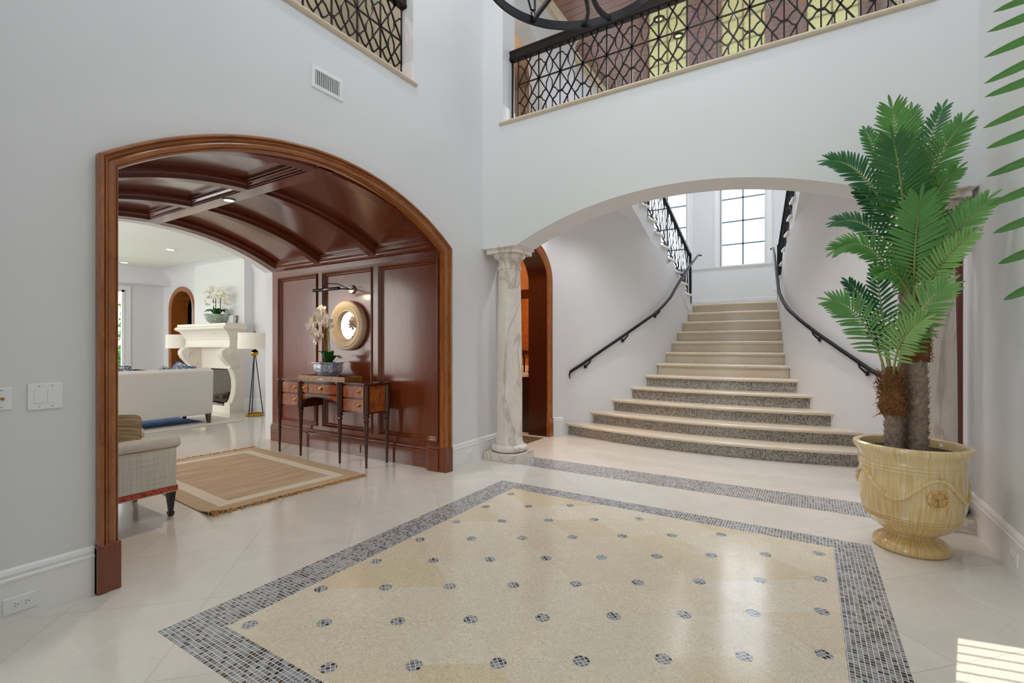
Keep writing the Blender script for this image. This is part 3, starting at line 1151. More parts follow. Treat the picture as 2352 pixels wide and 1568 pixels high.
# ------------------------------------------------------------------ marble columns under the stair arch
def column(x, y, label):
    c = thing('marble_column', label, 'column', (x, y, 0), 0, 'marble columns under the stair arch')
    mb = MB()
    mb.box(-0.205, 0.205, -0.205, 0.205, 0, 0.09)
    mb.build('plinth', M['marble'], c, bevel=0.004)
    mb = MB()
    pr = [(0.188, 0.09)]
    pr += [(0.168 + 0.034 * math.cos(a), 0.128 + 0.038 * math.sin(a)) for a in [(-PI / 2 + PI * k / 10) for k in range(11)]]
    pr += [(0.168, 0.168), (0.158, 0.172), (0.157, 0.190), (0.148, 0.215), (0.1425, 0.25)]
    mb.lathe(pr, 48)
    mb.build('base_moulding', M['marble'], c, smooth=40)
    mb = MB()
    mb.lathe([(0.1425, 0.25), (0.143, 0.7), (0.140, 1.1), (0.132, 1.6), (0.124, 2.02), (0.122, 2.06), (0.128, 2.085), (0.137, 2.09), (0.137, 2.11), (0.128, 2.115), (0.122, 2.12), (0.122, 2.16), (0.127, 2.175)], 48)
    mb.build('shaft', M['marble'], c, smooth=40)
    mb = MB()
    mb.lathe([(0.127, 2.17), (0.131, 2.18), (0.131, 2.19), (0.15, 2.20), (0.172, 2.215), (0.181, 2.235), (0.176, 2.25)], 48)
    mb.box(-0.182, 0.182, -0.182, 0.182, 2.25, 2.29)
    q = [(0.182, 2.287), (0.19, 2.293), (0.195, 2.30), (0.205, 2.303), (0.205, 2.314)]
    mb.loft([[(-r, -r, z), (r, -r, z), (r, r, z), (-r, r, z)] for r, z in q], True, True)
    mb.build('capital', M['marble'], c, smooth=40)
    return c


column(-2.828, 4.51, 'white marble column beside the arched wood passage, at the near end of the stair arch')
column(0.745, 4.51, 'white marble column behind the potted palm, half hidden by its fronds')

# ------------------------------------------------------------------ stair hall
X0 = -1.075
HWP = [(5.70, 1.975), (5.95, 1.975), (6.12, 1.89), (6.30, 1.60), (6.525, 1.315), (6.747, 1.11), (6.988, .962), (7.242, .869), (7.5, .80), (7.77, .767), (8.03, .744), (8.3, .718), (8.565, .687), (8.83, .662), (9.0, .65)]


def hw(y):
    P = HWP
    if y <= P[0][0]:
        return P[0][1]
    if y >= P[-1][0]:
        return P[-1][1]
    n = len(P)
    sl = [(P[i + 1][1] - P[i][1]) / (P[i + 1][0] - P[i][0]) for i in range(n - 1)]
    m_ = [sl[0]] + [0 if sl[i - 1] * sl[i] <= 0 else 2 * sl[i - 1] * sl[i] / (sl[i - 1] + sl[i]) for i in range(1, n - 1)] + [sl[-1]]
    for i in range(n - 1):
        if P[i][0] <= y <= P[i + 1][0]:
            h = P[i + 1][0] - P[i][0]
            t = (y - P[i][0]) / h
            return (2 * t ** 3 - 3 * t * t + 1) * P[i][1] + (t ** 3 - 2 * t * t + t) * h * m_[i] + (-2 * t ** 3 + 3 * t * t) * P[i + 1][1] + (t ** 3 - t * t) * h * m_[i + 1]


HXL, HXR = X0 - 1.975, 1.0
flare = lambda y, side: (0.10 * min(1, max(0, (6.14 - y) / 0.19)) if side > 0 else 0.0)   # the hall is a little wider on the palm side
soffit = lambda y: 2.548 + 0.65 * (7.52 - y)
for side, nm in ((-1, 'wall_hall_left'), (1, 'wall_hall_right')):
    KC, KH, KZ, KR, KW = (5.30, 0.53, 2.12, 0.42, 0.105) if side < 0 else (5.46, 0.28, 2.30, 0.24, 0.26)   # side doorways (clear opening)
    X = HXL if side < 0 else HXR
    mb = MB()
    fn = lambda u, v, w, X=X, side=side: (X + side * w, u, v)
    ztop = 3.40
    cols = []
    for i in range(24):
        KO = KH + 0.05
        a = KC - KO + 2 * KO * i / 24
        b_ = KC - KO + 2 * KO * (i + 1) / 24
        f_ = lambda y: KZ + (KR + 0.05) * math.sqrt(max(0, 1 - ((y - KC) / KO) ** 2))
        cols.append((a, b_, f_(a), f_(b_), ztop, ztop))
    slab(mb, fn, cols, 0, 0.14)
    slab(mb, fn, [(4.69, KC - KO, 0, 0, ztop, ztop), (KC + KO, 5.96, 0, 0, ztop, ztop)], 0, 0.14)
    struct(mb.build(nm, M['wall']))
    # curved stair wall
    mb = MB()
    rows = []
    N = 84
    for i in range(N + 1):
        y = 5.95 + (9.0 - 5.95) * i / N
        h = hw(y) + flare(y, side)
        zt = min(3.42, soffit(y)) if y < 7.6 else min(soffit(y) + (y - 7.6) * 1.2, 2.135 + 0.7134 * (8.62 - y) - 0.10)
        zt = max(zt, 1.975)
        x = X0 + side * h
        xo = X0 + side * (h + 0.12)
        rows.append([(x, y, 0), (x, y, zt), (xo, y + 0.03, zt), (xo, y + 0.03, 0)])
    mb.loft(rows, True, True)
    struct(mb.build('wall_stair_left' if side < 0 else 'wall_stair_right', M['wall'], smooth=40))
    # side doorway casing and jamb
    mb = MB()
    fnc = lambda u, v, h, X=X, side=side: (X - side * h, u, v)
    casing(mb, lambda d: ell_path(KC, KH, KZ, KR, d, 0.0), [(d_ * KW / 0.105, h_) for d_, h_ in [(-0.105, 0.0), (-0.105, 0.03), (-0.095, 0.04), (-0.08, 0.03), (-0.065, 0.022), (-0.055, 0.034), (-0.03, 0.03), (-0.008, 0.02), (0.0, 0.014), (0.0, 0.0)]], fnc)
    for yy in (KC - KH - KW / 2, KC + KH + KW / 2):
        mb.box(min(X - side * 0.045, X), max(X - side * 0.045, X), yy - KW / 2 - 0.005, yy + KW / 2 + 0.005, 0, 0.25)
    tr_ = struct(mb.build('trim_6' if side < 0 else 'trim_7', M['mahog_case'] if side < 0 else M['oxblood'], smooth=35))
    mb = MB()
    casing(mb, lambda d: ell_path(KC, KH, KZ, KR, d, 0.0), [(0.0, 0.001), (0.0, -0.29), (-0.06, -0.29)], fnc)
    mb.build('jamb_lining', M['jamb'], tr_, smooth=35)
    if side < 0:
        KCL, KHL = KC, KH
HALL_BASE = [(HXL, 4.70), (HXL, KCL - KHL - 0.11)]
baseboard('baseboard_hall', HALL_BASE, -1)
ys_ = [KCL + KHL + 0.11] + [5.95 + 0.02 * k for k in range(10)]
baseboard('baseboard_hall.001', [(X0 - hw(y), y) for y in ys_], -1)
ys_ = [6.02 + 0.02 * k for k in range(7)]
baseboard('baseboard_hall.002', [(X0 + hw(y) + flare(y, 1), y) for y in ys_], 1)
baseboard('baseboard_hall.003', [(HXR, 4.70), (HXR, 4.91)], 1)

# powder room seen through the left doorway
mb = MB()
mb.box(-5.3, -5.2, 4.2, 6.6, 0, 2.9)
mb.box(-5.3, HXL - 0.14, 6.5, 6.6, 0, 2.9)
mb.box(-5.3, HXL - 0.14, 4.1, 4.2, 0, 2.9)
struct(mb.build('wall_powder', M['amber']))
mb = MB()
mb.box(-5.3, HXL - 0.14, 4.1, 6.6, 2.9, 3.0)
struct(mb.build('ceiling_powder', M['amber']))
va_ = thing('vanity_cabinet', 'dark vanity cabinet with marble top glimpsed through the wooden doorway behind the column', 'vanity', (-4.2, 6.21, 0))
mb = MB()
mb.box(-0.85, 0.85, -0.26, 0.28, 0.08, 0.80)
mb.build('cabinet', M['black'], va_, bevel=0.005)
mb = MB()
mb.box(-0.8, 0.8, -0.22, 0.26, 0, 0.08)
mb.build('plinth', M['black'], va_)
mb = MB()
mb.box(-0.88, 0.88, -0.29, 0.285, 0.80, 0.84)
mb.box(-0.88, 0.88, 0.26, 0.285, 0.84, 0.94)
mb.build('marble_top', M['marble'], va_, bevel=0.004)
for k in range(2):
    mb = MB()
    mb.box(-0.80 + 0.82 * k, -0.02 + 0.82 * k, -0.275, -0.26, 0.12, 0.76)
    d_ = mb.build('cabinet_door', M['black'], va_, bevel=0.004)
    mb = MB()
    mb.lathe([(0.0, 0.0), (0.012, 0.004), (0.014, 0.012), (0.006, 0.022), (0.0, 0.03)], 12)
    kb = mb.build('knob', M['brass'], d_, (-0.08 if k == 0 else 0.08, -0.275, 0.45), 40, rot=(PI / 2, 0, 0))
fa = thing('faucet', 'dark gooseneck faucet on the vanity seen through the wooden doorway', 'faucet', (-3.72, 6.36, 0.84))
mb = MB()
mb.tube([(0, 0, 0), (0, 0, 0.22), (0, -0.02, 0.27), (0, -0.06, 0.29), (0, -0.11, 0.27), (0, -0.12, 0.22)], 0.012, 10)
mb.build('spout', M['bronze'], fa, smooth=60)
for sg in (-1, 1):
    mb = MB()
    mb.lathe([(0.02, 0), (0.02, 0.02), (0.01, 0.03), (0.01, 0.06), (0.022, 0.065), (0.0, 0.075)], 12, (sg * 0.09, 0, 0))
    mb.build('tap_handle', M['bronze'], fa, smooth=40)
mr = thing('framed_mirror', 'dark framed mirror on the amber wall through the wooden doorway', 'mirror', (-3.98, 6.48, 1.0))
mb = MB()
frame_mould(mb, -0.4, 0.4, 0.12, 1.1, [(0, 0), (0, 0.03), (0.05, 0.03), (0.06, 0.01), (0.06, 0.0)], lambda u, v, h: (u, -h, v))
mb.build('mirror_frame', M['sheraton'], mr)
mb = MB()
mb.box(-0.34, 0.34, -0.006, 0.0, 0.18, 1.04)
mb.build('mirror_glass', M['mirror'], mr)
mb = MB()
mb.box(-5.2, HXL - 0.43, 6.44, 6.5, 1.98, 2.12)
struct(mb.build('trim_8', M['sheraton']))

# closed closet behind the right doorway
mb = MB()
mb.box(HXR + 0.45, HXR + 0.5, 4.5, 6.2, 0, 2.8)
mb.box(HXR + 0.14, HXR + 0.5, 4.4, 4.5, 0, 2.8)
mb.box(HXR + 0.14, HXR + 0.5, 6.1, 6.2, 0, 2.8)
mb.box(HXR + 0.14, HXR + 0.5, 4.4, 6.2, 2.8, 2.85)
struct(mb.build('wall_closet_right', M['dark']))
mb = MB()
mb.box(HXR + 0.36, HXR + 0.42, KC - KH, KC + KH, 0, 2.6)
struct(mb.build('door_1', M['mahog']))

# ------------------------------------------------------------------ grand staircase
RISE, TREAD, NST = 0.1645, 0.27, 12
BOW = 5.24
HWN = [1.855, 1.549, 1.313, 1.108, 0.962, 0.869, 0.799, 0.767, 0.744, 0.718, 0.687, 0.662]
XCN = [-1.053, -1.054, -1.06, -1.068, -1.070, -1.072, -1.073, -1.078, -1.08, -1.08, -1.08, -1.08]
st = thing('grand_staircase', 'broad bow fronted stone staircase with mosaic tiled lower risers', 'staircase', (X0, 5.82, 0))
for k in range(NST):
    h = HWN[k]
    x0 = XCN[k] - X0
    yc = TREAD * k
    zt = RISE * (k + 1)
    fy = lambda x, yc=yc, x0=x0: yc + (x - x0) ** 2 / (2 * BOW)
    root = thing('step', '', '', (0, 0, 0))
    for kk in ('label', 'category'):
        del root[kk]
    root.parent = st
    ext = 0.02
    depth = TREAD + 0.045 if k < NST - 1 else 1.42
    if k < 5:
        depth += 0.06
    rows = []
    n = 48
    for i in range(n + 1):
        x = x0 - (h + ext) + 2 * (h + ext) * i / n
        f0 = fy(x)
        fb = min(f0 + depth, yc + depth + 0.12) if k < NST - 1 else 10.2 - 5.82
        nose = [(f0 + 0.018 - 0.020 * math.cos(a), zt - 0.021 + 0.021 * math.sin(a)) for a in [PI / 2 - PI * q / 8 for q in range(9)]]
        rows.append([(x, fb, zt)] + [(x, yy, zz) for yy, zz in nose] + [(x, f0 + 0.05, zt - 0.042), (x, fb, zt - 0.042)])
    mb = MB()
    mb.loft(rows, True, True)
    mb.build('tread', M['tread'], root, smooth=40)
    rows = []
    hr = h - (0.02 if k < 6 else 0.0)
    for i in range(n + 1):
        x = x0 - hr + 2 * hr * i / n
        f0 = fy(x) + 0.036
        rows.append([(x, f0, zt - 0.042), (x, f0, zt - RISE - 0.002), (x, f0 + 0.06, zt - RISE - 0.002), (x, f0 + 0.06, zt - 0.042)])
    mb = MB()
    mb.loft(rows, True, True)
    mb.build('riser', M['mosaic_riser'] if k < 5 else M['riser'], root, smooth=40)

# landing, upper flights
LZ = RISE * NST
mb = MB()
mb.box(HXL - 0.1, X0 - 0.68, 8.72, 10.2, LZ - 0.2, LZ)
mb.box(X0 + 0.68, HXR + 0.1, 8.72, 10.2, LZ - 0.2, LZ)
struct(mb.build('floor_landing', M['tread']))


def flight(side, label, rail_label):
    S = lambda x: X0 + side * (x - 0)      # x = distance from the axis
    f = thing('upper_stair_flight', label, 'stairs', (0, 0, 0), 0, 'upper stair flights from the landing')
    NU = 10
    yn = lambda k: 8.62 - 0.232 * k
    zn = lambda k: 2.135 + 0.1655 * k
    xi = lambda y: 0.655 + 0.172 * (8.62 - y)
    poly = [(8.66, LZ)]
    for k in range(NU):
        poly += [(yn(k) + 0.0, zn(k) - 0.1655 if k else LZ), (yn(k), zn(k) - 0.03)]
    poly += [(6.30, zn(NU - 1) - 0.03), (6.30, soffit(6.30)), (8.62, max(soffit(8.62), 1.83))]
    fnf = lambda u, v, w: (X0 + side * (xi(u) if w == 0 else 1.96), u, v)
    mb = MB()
    mb.prism(poly, fnf, 0, 1)
    mb.build('carriage', M['wall'], f)
    for k in range(NU):
        y0, y1 = yn(k) + 0.035, yn(k) - 0.24
        z1, z0 = zn(k), zn(k) - 0.035
        xa, xb = xi(y0) - 0.035, xi(y1) - 0.035
        p = [(X0 + side * xa, y0, z0), (X0 + side * 1.955, y0, z0), (X0 + side * 1.955, y1, z0), (X0 + side * xb, y1, z0),
             (X0 + side * xa, y0, z1), (X0 + side * 1.955, y0, z1), (X0 + side * 1.955, y1, z1), (X0 + side * xb, y1, z1)]
        mb = MB()
        mb.hexa(p)
        mb.build('tread', M['ivory'], f, bevel=0.008)
    # railing
    r_ = thing('stair_railing', rail_label, 'railing', (0, 0, 0), 0, 'lattice railings of the upper stair flights')
    nl = lambda y: 2.135 + 0.1655 * (8.62 - y) / 0.232
    P = lambda y, hh, o=0.035: (X0 + side * (xi(y) + o), y, nl(y) + hh)
    y0, y1 = 8.60, 6.32
    HH = 0.74
    mb = MB()
    mb.tube([P(8.70, HH), P(8.6, HH), P(7.5, HH), P(6.3, HH)], 0.034, 4, roll=0, flat=0.8)
    mb.build('handrail', M['iron'], r_)
    mb = MB()
    for k in range(NU):
        # curved flat bar over each tread end
        yy = yn(k)
        a = P(yy - 0.22, 0.0)
        mb.tube([P(yy - 0.02, 0.02), P(yy - 0.06, 0.02), (P(yy - 0.16, 0)[0], yy - 0.16, nl(yy) + 0.06), (P(yy - 0.21, 0)[0], yy - 0.21, nl(yy) + 0.15)], 0.010, 4)
    mb.tube([P(y0, 0.07), P(y1, 0.07)], 0.012, 4)
    mb.build('bottom_rail', M['iron'], r_)
    mb = MB()
    pitch = 0.135
    k = 0
    y = y0
    while y > y1:
        mb.tube([P(y, 0.05), P(y, HH)], 0.006, 4)
        yb = max(y - pitch, y1)
        mb.tube([P(y, 0.07), P(yb, HH)], 0.0062, 4)
        mb.tube([P(y, HH), P(yb, 0.07)], 0.0062, 4)
        ym = y - pitch / 2
        for hc in (0.22, 0.58):
            hx = [(0, 0.13), (0.035, 0.06), (0.035, -0.06), (0, -0.13), (-0.035, -0.06), (-0.035, 0.06)]
            mb.tube([P(ym + a, hc + b_) for a, b_ in hx], 0.0055, 4, True)
        y -= pitch
    mb.build('lattice', M['iron'], r_)
    mb = MB()
    mb.box(X0 + side * (xi(8.66) + 0.02) - 0.02, X0 + side * (xi(8.66) + 0.02) + 0.02, 8.66, 8.70, LZ, nl(8.66) + HH)
    mb.build('newel_post', M['iron'], r_)


flight(-1, 'white upper stair flight rising toward the viewer at the near side of the middle window', 'dark lattice railing on the upper stair flight beside the partly seen stair window')
flight(1, 'white upper stair flight seen almost edge on behind the palm side handrail', 'dark lattice railing seen edge on at the palm side of the stairwell')

# wall mounted handrails on the curved stair walls
HL = [(6.16, 0.885), (6.25, 1.005), (6.41, 1.20), (6.61, 1.392), (6.83, 1.566), (7.07, 1.71), (7.28, 1.835), (7.50, 1.98), (7.93, 2.28), (8.37, 2.55), (8.85, 2.81)]


def wall_handrail(side, label):
    o = thing('wall_handrail', label, 'handrail', (0, 0, 0), 0, 'wall handrails of the grand staircase')
    pts = []
    for y, z in HL:
        pts.append((X0 + side * (hw(y) - 0.072), y, z))
    e = pts[-1]
    top = [(e[0] - side * 0.01, 8.93, e[2] + 0.04), (e[0] - side * 0.05, 8.97, e[2] + 0.03)]
    s = pts[0]
    low = [(s[0], s[1] - 0.02, s[2] - 0.10), (s[0] + side * 0.005, s[1] - 0.035, s[2] - 0.055), (s[0], s[1] - 0.025, s[2] - 0.02)]
    mb = MB()
    mb.tube(low + pts + top, [0.006, 0.009, 0.013] + [0.022] * len(pts) + [0.018, 0.012], 8)
    mb.build('rail', M['iron'], o, smooth=50)
    for y in (6.30, 6.66, 7.22, 8.35):
        zr = None
        for (ya, za), (yb, zb) in zip(HL, HL[1:]):
            if ya <= y <= yb:
                zr = za + (zb - za) * (y - ya) / (yb - ya)
        xw = X0 + side * hw(y)
        xr = xw - side * 0.072
        mb = MB()
        mb.tube([(xr, y, zr - 0.01), (xr + side * 0.01, y - 0.005, zr - 0.05), (xw - side * 0.012, y - 0.02, zr - 0.105)], 0.010, 6)
        mb.box(xw - 0.014, xw + 0.014, y - 0.042, y + 0.004, zr - 0.135, zr - 0.088)
        mb.build('bracket', M['iron'], o, smooth=40)
    return o


wall_handrail(-1, 'black iron wall handrail on the curved stair wall beside the marble column')
wall_handrail(1, 'black iron wall handrail on the curved stair wall behind the potted palm')

# ------------------------------------------------------------------ stairwell shell
YW = 10.2
mb = MB()
fn = XZ(YW)
WIN = [(-2.93, -2.12), (-1.485, -0.685), (-0.05, 0.76)]
WZ0, WZ1 = 2.80, 5.30
ed = [HXL - 0.3] + [e for p in WIN for e in p] + [HXR + 0.3]
slab(mb, fn, [(ed[i], ed[i + 1], 0, 0, 5.9, 5.9) for i in range(0, len(ed), 2)], 0, 0.16)
slab(mb, fn, [(a, b_, 0, 0, WZ0, WZ0) for a, b_ in WIN] + [(a, b_, WZ1, WZ1, 5.9, 5.9) for a, b_ in WIN], 0, 0.16)
mb.loft([[(x, YW - h, z) for z, h in ((2.735, 0.0), (2.745, 0.012), (2.775, 0.014), (2.78, 0.03), (2.80, 0.032), (2.80, 0.0))] for x in (HXL, HXR)])
mb.loft([[(HXL, YW - h, z) for z, h in ((2.09, 0.0), (2.10, 0.014), (2.16, 0.014), (2.17, 0.0))], [(HXR, YW - h, z) for z, h in ((2.09, 0.0), (2.10, 0.014), (2.16, 0.014), (2.17, 0.0))]])
struct(mb.build('wall_stairwell', M['wall']))
for i, (a, b_) in enumerate(WIN):
    mb = MB()
    mb.loft([[(u, YW - h, v) for u, v in ((a - 0.11 + d, WZ0), (a - 0.11 + d, WZ1 + 0.11 - d), (b_ + 0.11 - d, WZ1 + 0.11 - d), (b_ + 0.11 - d, WZ0))] for d, h in ((0, 0), (0, 0.03), (0.02, 0.035), (0.03, 0.022), (0.06, 0.02), (0.09, 0.026), (0.11, 0.012), (0.11, -0.06))])
    frame_mould(mb, a, b_, WZ0, WZ1, [(0, -0.06), (0, -0.05), (0.028, -0.05), (0.028, -0.09)], lambda u, v, h: (u, YW - h, v))
    xm = (a + b_) / 2
    w = struct(mb.build('window_%d' % (6 if i == 0 else i), M['trim']))
    mb = MB()
    mb.box(xm - 0.014, xm + 0.014, YW + 0.06, YW + 0.085, WZ0, WZ1)
    z = 3.235
    while z < WZ1 - 0.1:
        mb.box(a, b_, YW + 0.06, YW + 0.085, z - 0.013, z + 0.013)
        z += 0.447
    mb.build('muntin_bars', M['muntin'], w)
    mb = MB()
    mb.box(a, b_, YW + 0.07, YW + 0.075, WZ0, WZ1)
    mb.build('pane', M['glass'], w)
mb = MB()
mb.box(HXL - 0.15, HXL, 6.3, YW, 3.4, 5.9)
mb.box(HXL - 0.15, HXL, 7.2, YW, 0, 3.4)
mb.box(HXR, HXR + 0.15, 4.575, YW, 3.4, 5.9)
mb.box(HXR, HXR + 0.15, 7.2, YW, 0, 3.4)
struct(mb.build('wall_stairwell_side', M['wall']))

# upper hall slab, side wall with arched opening, ceiling
mb = MB()
mb.box(-4.6, XR + 0.1, YB + 0.02, 6.35, 3.40, 3.62)
struct(mb.build('floor_upper_hall', M['ceil']))
UX = -2.86
mb = MB()
fn = YZ(UX)
UC, UH, UZ, UR = 4.96, 0.40, 4.72, 0.38
cols = []
for i in range(20):
    a = UC - UH + 2 * UH * i / 20
    b_ = UC - UH + 2 * UH * (i + 1) / 20
    f_ = lambda y: UZ + UR * math.sqrt(max(0, 1 - ((y - UC) / UH) ** 2))
    cols.append((a, b_, f_(a), f_(b_), 5.9, 5.9))
slab(mb, fn, cols, -0.2, 0)
slab(mb, fn, [(UC + UH, 6.34, 3.62, 3.62, 5.9, 5.9)], -0.2, 0)
mb.box(HXL - 0.02, HXL + 0.02, 6.3, YW, 3.62, 5.9)
struct(mb.build('wall_upper_hall', M['wall']))
mb = MB()
mb.box(-4.6, -4.5, 4.3, 6.6, 3.62, 5.9)
mb.box(-4.5, UX - 0.2, 4.6, 6.5, 5.3, 5.35)
mb.box(-4.6, UX - 0.2, 6.5, 6.6, 3.62, 5.9)
mb.box(-4.6, UX - 0.2, 4.575, 4.6, 3.62, 5.9)
struct(mb.build('wall_upper_side', M['tan']))
UZC = 5.66
mb = MB()
mb.box(-4.6, HXR + 0.15, YB + 0.245, YW, UZC, UZC + 0.1)
struct(mb.build('ceiling_upper_hall', M['ceil_plank']))
mb = MB()
cp = [(0.0, 0.0), (0.0, -0.11), (0.014, -0.11), (0.014, -0.085), (0.03, -0.085), (0.03, -0.06), (0.05, -0.05), (0.062, -0.03), (0.062, -0.018), (0.078, -0.014), (0.08, 0.0)]
mb.loft([[(UX + dx, y, UZC + dz) for dx, dz in cp] for y in (YB + 0.25, 6.34)])
mb.loft([[(HXL + 0.02 + dx, y, UZC + dz) for dx, dz in cp] for y in (6.34, YW)])
mb.loft([[(HXR - dx, y, UZC + dz) for dx, dz in cp] for y in (YB + 0.25, YW)])
mb.loft([[(x, YW - dx, UZC + dz) for dx, dz in cp] for x in (HXL, HXR)])
struct(mb.build('trim_9', M['ledge'], smooth=30))
for i, (x, y) in enumerate(((-1.72, 6.55), (-1.58, 7.05), (-0.72, 6.2), (0.34, 6.75), (-0.55, 8.1))):
    t_ = thing('recessed_light', ['small dark recessed lamp in the plank ceiling nearest the crown moulding', 'second small recessed lamp in the plank ceiling, behind the first', 'small recessed lamp over the middle of the balcony',
                                  'small recessed lamp in the plank ceiling at the palm end', 'small recessed lamp deep in the plank ceiling over the stairwell'][i], 'ceiling light', (x, y, UZC), 0, 'recessed lamps in the plank ceiling')
    mb = MB()
    mb.lathe([(0.045, 0.0), (0.075, 0.0), (0.078, -0.006), (0.05, -0.010), (0.045, 0.0)], 20)
    mb.build('lamp_ring', M['bronze'], t_, smooth=40)
    mb = MB()
    mb.lathe([(0.0, -0.002), (0.045, -0.002)], 20)
    mb.build('lamp_lens', M['chrome'], t_)

# upper left room behind the small balcony
mb = MB()
mb.box(-5.0, -4.9, 0.6, 4.3, 3.6, 6.0)
mb.box(-5.0, XL - 0.17, 4.2, 4.3, 3.6, 6.0)
mb.box(-5.0, XL - 0.17, 0.6, 0.7, 3.6, 6.0)
struct(mb.build('wall_upper_left', M['olive']))
mb = MB()
mb.box(-5.0, XL - 0.17, 0.6, 4.3, 6.0, 6.1)
struct(mb.build('ceiling_upper_left', M['ceil']))
mb = MB()
mb.box(-4.9, -4.86, 2.05, 2.75, 3.6, 5.9)
struct(mb.build('door_3', M['tan']))
baseboard('baseboard_upper', [(XL - 0.17, 4.2), (-4.9, 4.2)], 1)

# stone ledges of the balconies
mb = MB()
led = [(0.0, 3.62), (-0.012, 3.62), (-0.024, 3.627), (-0.03, 3.64), (-0.024, 3.653), (-0.012, 3.66), (0.3, 3.66), (0.3, 3.62)]
mb.loft([[(x, YB + dy, z) for dy, z in led] for x in (-2.835, 0.745)], True, True)
struct(mb.build('trim_10', M['ledge'], smooth=40))
mb = MB()
mb.loft([[(XL - dy, y, z) for dy, z in led] for y in (LO0 - 0.035, LO1 + 0.035)], True, True)
struct(mb.build('trim_11', M['ledge'], smooth=40))
# small white skirting returns on the jambs of the openings
mb = MB()
mb.box(XL - 0.165, XL - 0.0, LO1 - 0.012, LO1, 3.66, 3.84)
mb.box(-2.80, -2.788, YB, YB + 0.24, 3.66, 3.84)
struct(mb.build('trim_12', M['trim'], bevel=0.004))


# ------------------------------------------------------------------ lattice railings of the balconies
def lattice(mb, n, p, P, zlo, zc, zhi, w=0.0088):
    """n cells of pitch p; P(u, z) gives a point of the railing plane"""
    B = lambda a, b_, r=w: mb.tube([P(*a), P(*b_)], r, 4)

    def clip(a, b_):
        (u0, z0), (u1, z1) = a, b_
        pts = []
        for (ua, za), (ub, zb) in ((a, b_), (b_, a)):
            if za < zlo:
                t = (zlo - za) / (zb - za)
                ua, za = ua + t * (ub - ua), zlo
            if za > zhi:
                t = (zhi - za) / (zb - za)
                ua, za = ua + t * (ub - ua), zhi
            pts.append((ua, za))
        return pts
    B((0, zc), (n * p, zc))
    for k in range(n + 1):
        u = k * p
        B((u, zlo), (u, zhi))
        for sg in (-1, 1):
            for dz in (0.41, -0.41):
                u1 = u + sg * p
                if -1e-6 <= u1 <= n * p + 1e-6:
                    q = clip((u, zc), (u1, zc + dz))
                    B(*q)
    for k in range(n):
        um = (k + 0.5) * p
        hx = [(0, 0.205), (0.036, 0.135), (0.036, 0.075), (0, 0.0), (-0.036, 0.075), (-0.036, 0.135)]
        for sg in (1, -1):
            mb.tube([P(um + a, zc + sg * b_) for a, b_ in hx], w * 0.9, 4, True)
        lo = [(0.0, -0.205), (0.038, -0.27), (0.038, -0.335), (0.0, -0.41)]
        for sg in (1, -1):
            q = [(um + sg * a, zc + b_) for a, b_ in lo]
            mb.tube([P(a, max(b_, zlo)) for a, b_ in q], w * 0.9, 4)
        hi = [(0.0, 0.205), (0.036, 0.27), (0.03, zhi - zc)]
        for sg in (1, -1):
            mb.tube([P(um + sg * a, zc + b_) for a, b_ in hi], w * 0.9, 4)
        # bridges over the uprights
        for s2, dz in ((1, 0.135), (-1, -0.135), (-1, -0.27)):
            for sg in (1, -1):
                ue = um + sg * p / 2
                s3 = 1 if dz > -0.2 and dz < 0 else -1 if dz < 0 else 1
                mb.tube([P(um + sg * 0.036, zc + dz), P(um + sg * 0.07, zc + dz + 0.02 * s2 * s3), P(ue - sg * 0.03, zc + dz + 0.058 * s2 * s3), P(ue, zc + dz + 0.066 * s2 * s3)], w * 0.9, 4)


rb = thing('balcony_railing', 'long dark lattice balcony railing over the stair arch', 'railing', (-2.704, 4.5, 3.66))
mb = MB()
lattice(mb, 13, 0.2533, lambda u, z: (u, 0, z), 0.015, 0.446, 0.74)
mb.build('lattice', M['bronze'], rb)
mb = MB()
prof = [(-0.04, 0.75), (-0.04, 0.772), (-0.034, 0.778), (-0.034, 0.822), (-0.04, 0.828), (-0.04, 0.845), (0.04, 0.845), (0.04, 0.828), (0.034, 0.822), (0.034, 0.778), (0.04, 0.772), (0.04, 0.75), (0.028, 0.742), (-0.028, 0.742)]
mb.loft([[(x, y, z - 0.025) for y, z in prof] for x in (-0.094, 3.4)], True, True)
mb.build('handrail', M['bronze'], rb)
for x in (-0.073, 3.37):
    mb = MB()
    mb.box(x - 0.01, x + 0.01, -0.01, 0.01, 0.0, 0.72)
    mb.build('end_post', M['bronze'], rb)
rl = thing('balcony_railing', 'short dark lattice balcony railing above the wood archway', 'railing', (-3.2, 3.222, 3.66))
mb = MB()
lattice(mb, 7, 0.2533, lambda u, z: (0, -u, z), 0.015, 0.398, 0.70)
mb.build('lattice', M['bronze'], rl)
mb = MB()
mb.loft([[(y + 0.02, x, z - 0.05) for y, z in prof] for x in (0.013, -1.77)], True, True)
mb.build('handrail', M['bronze'], rl)

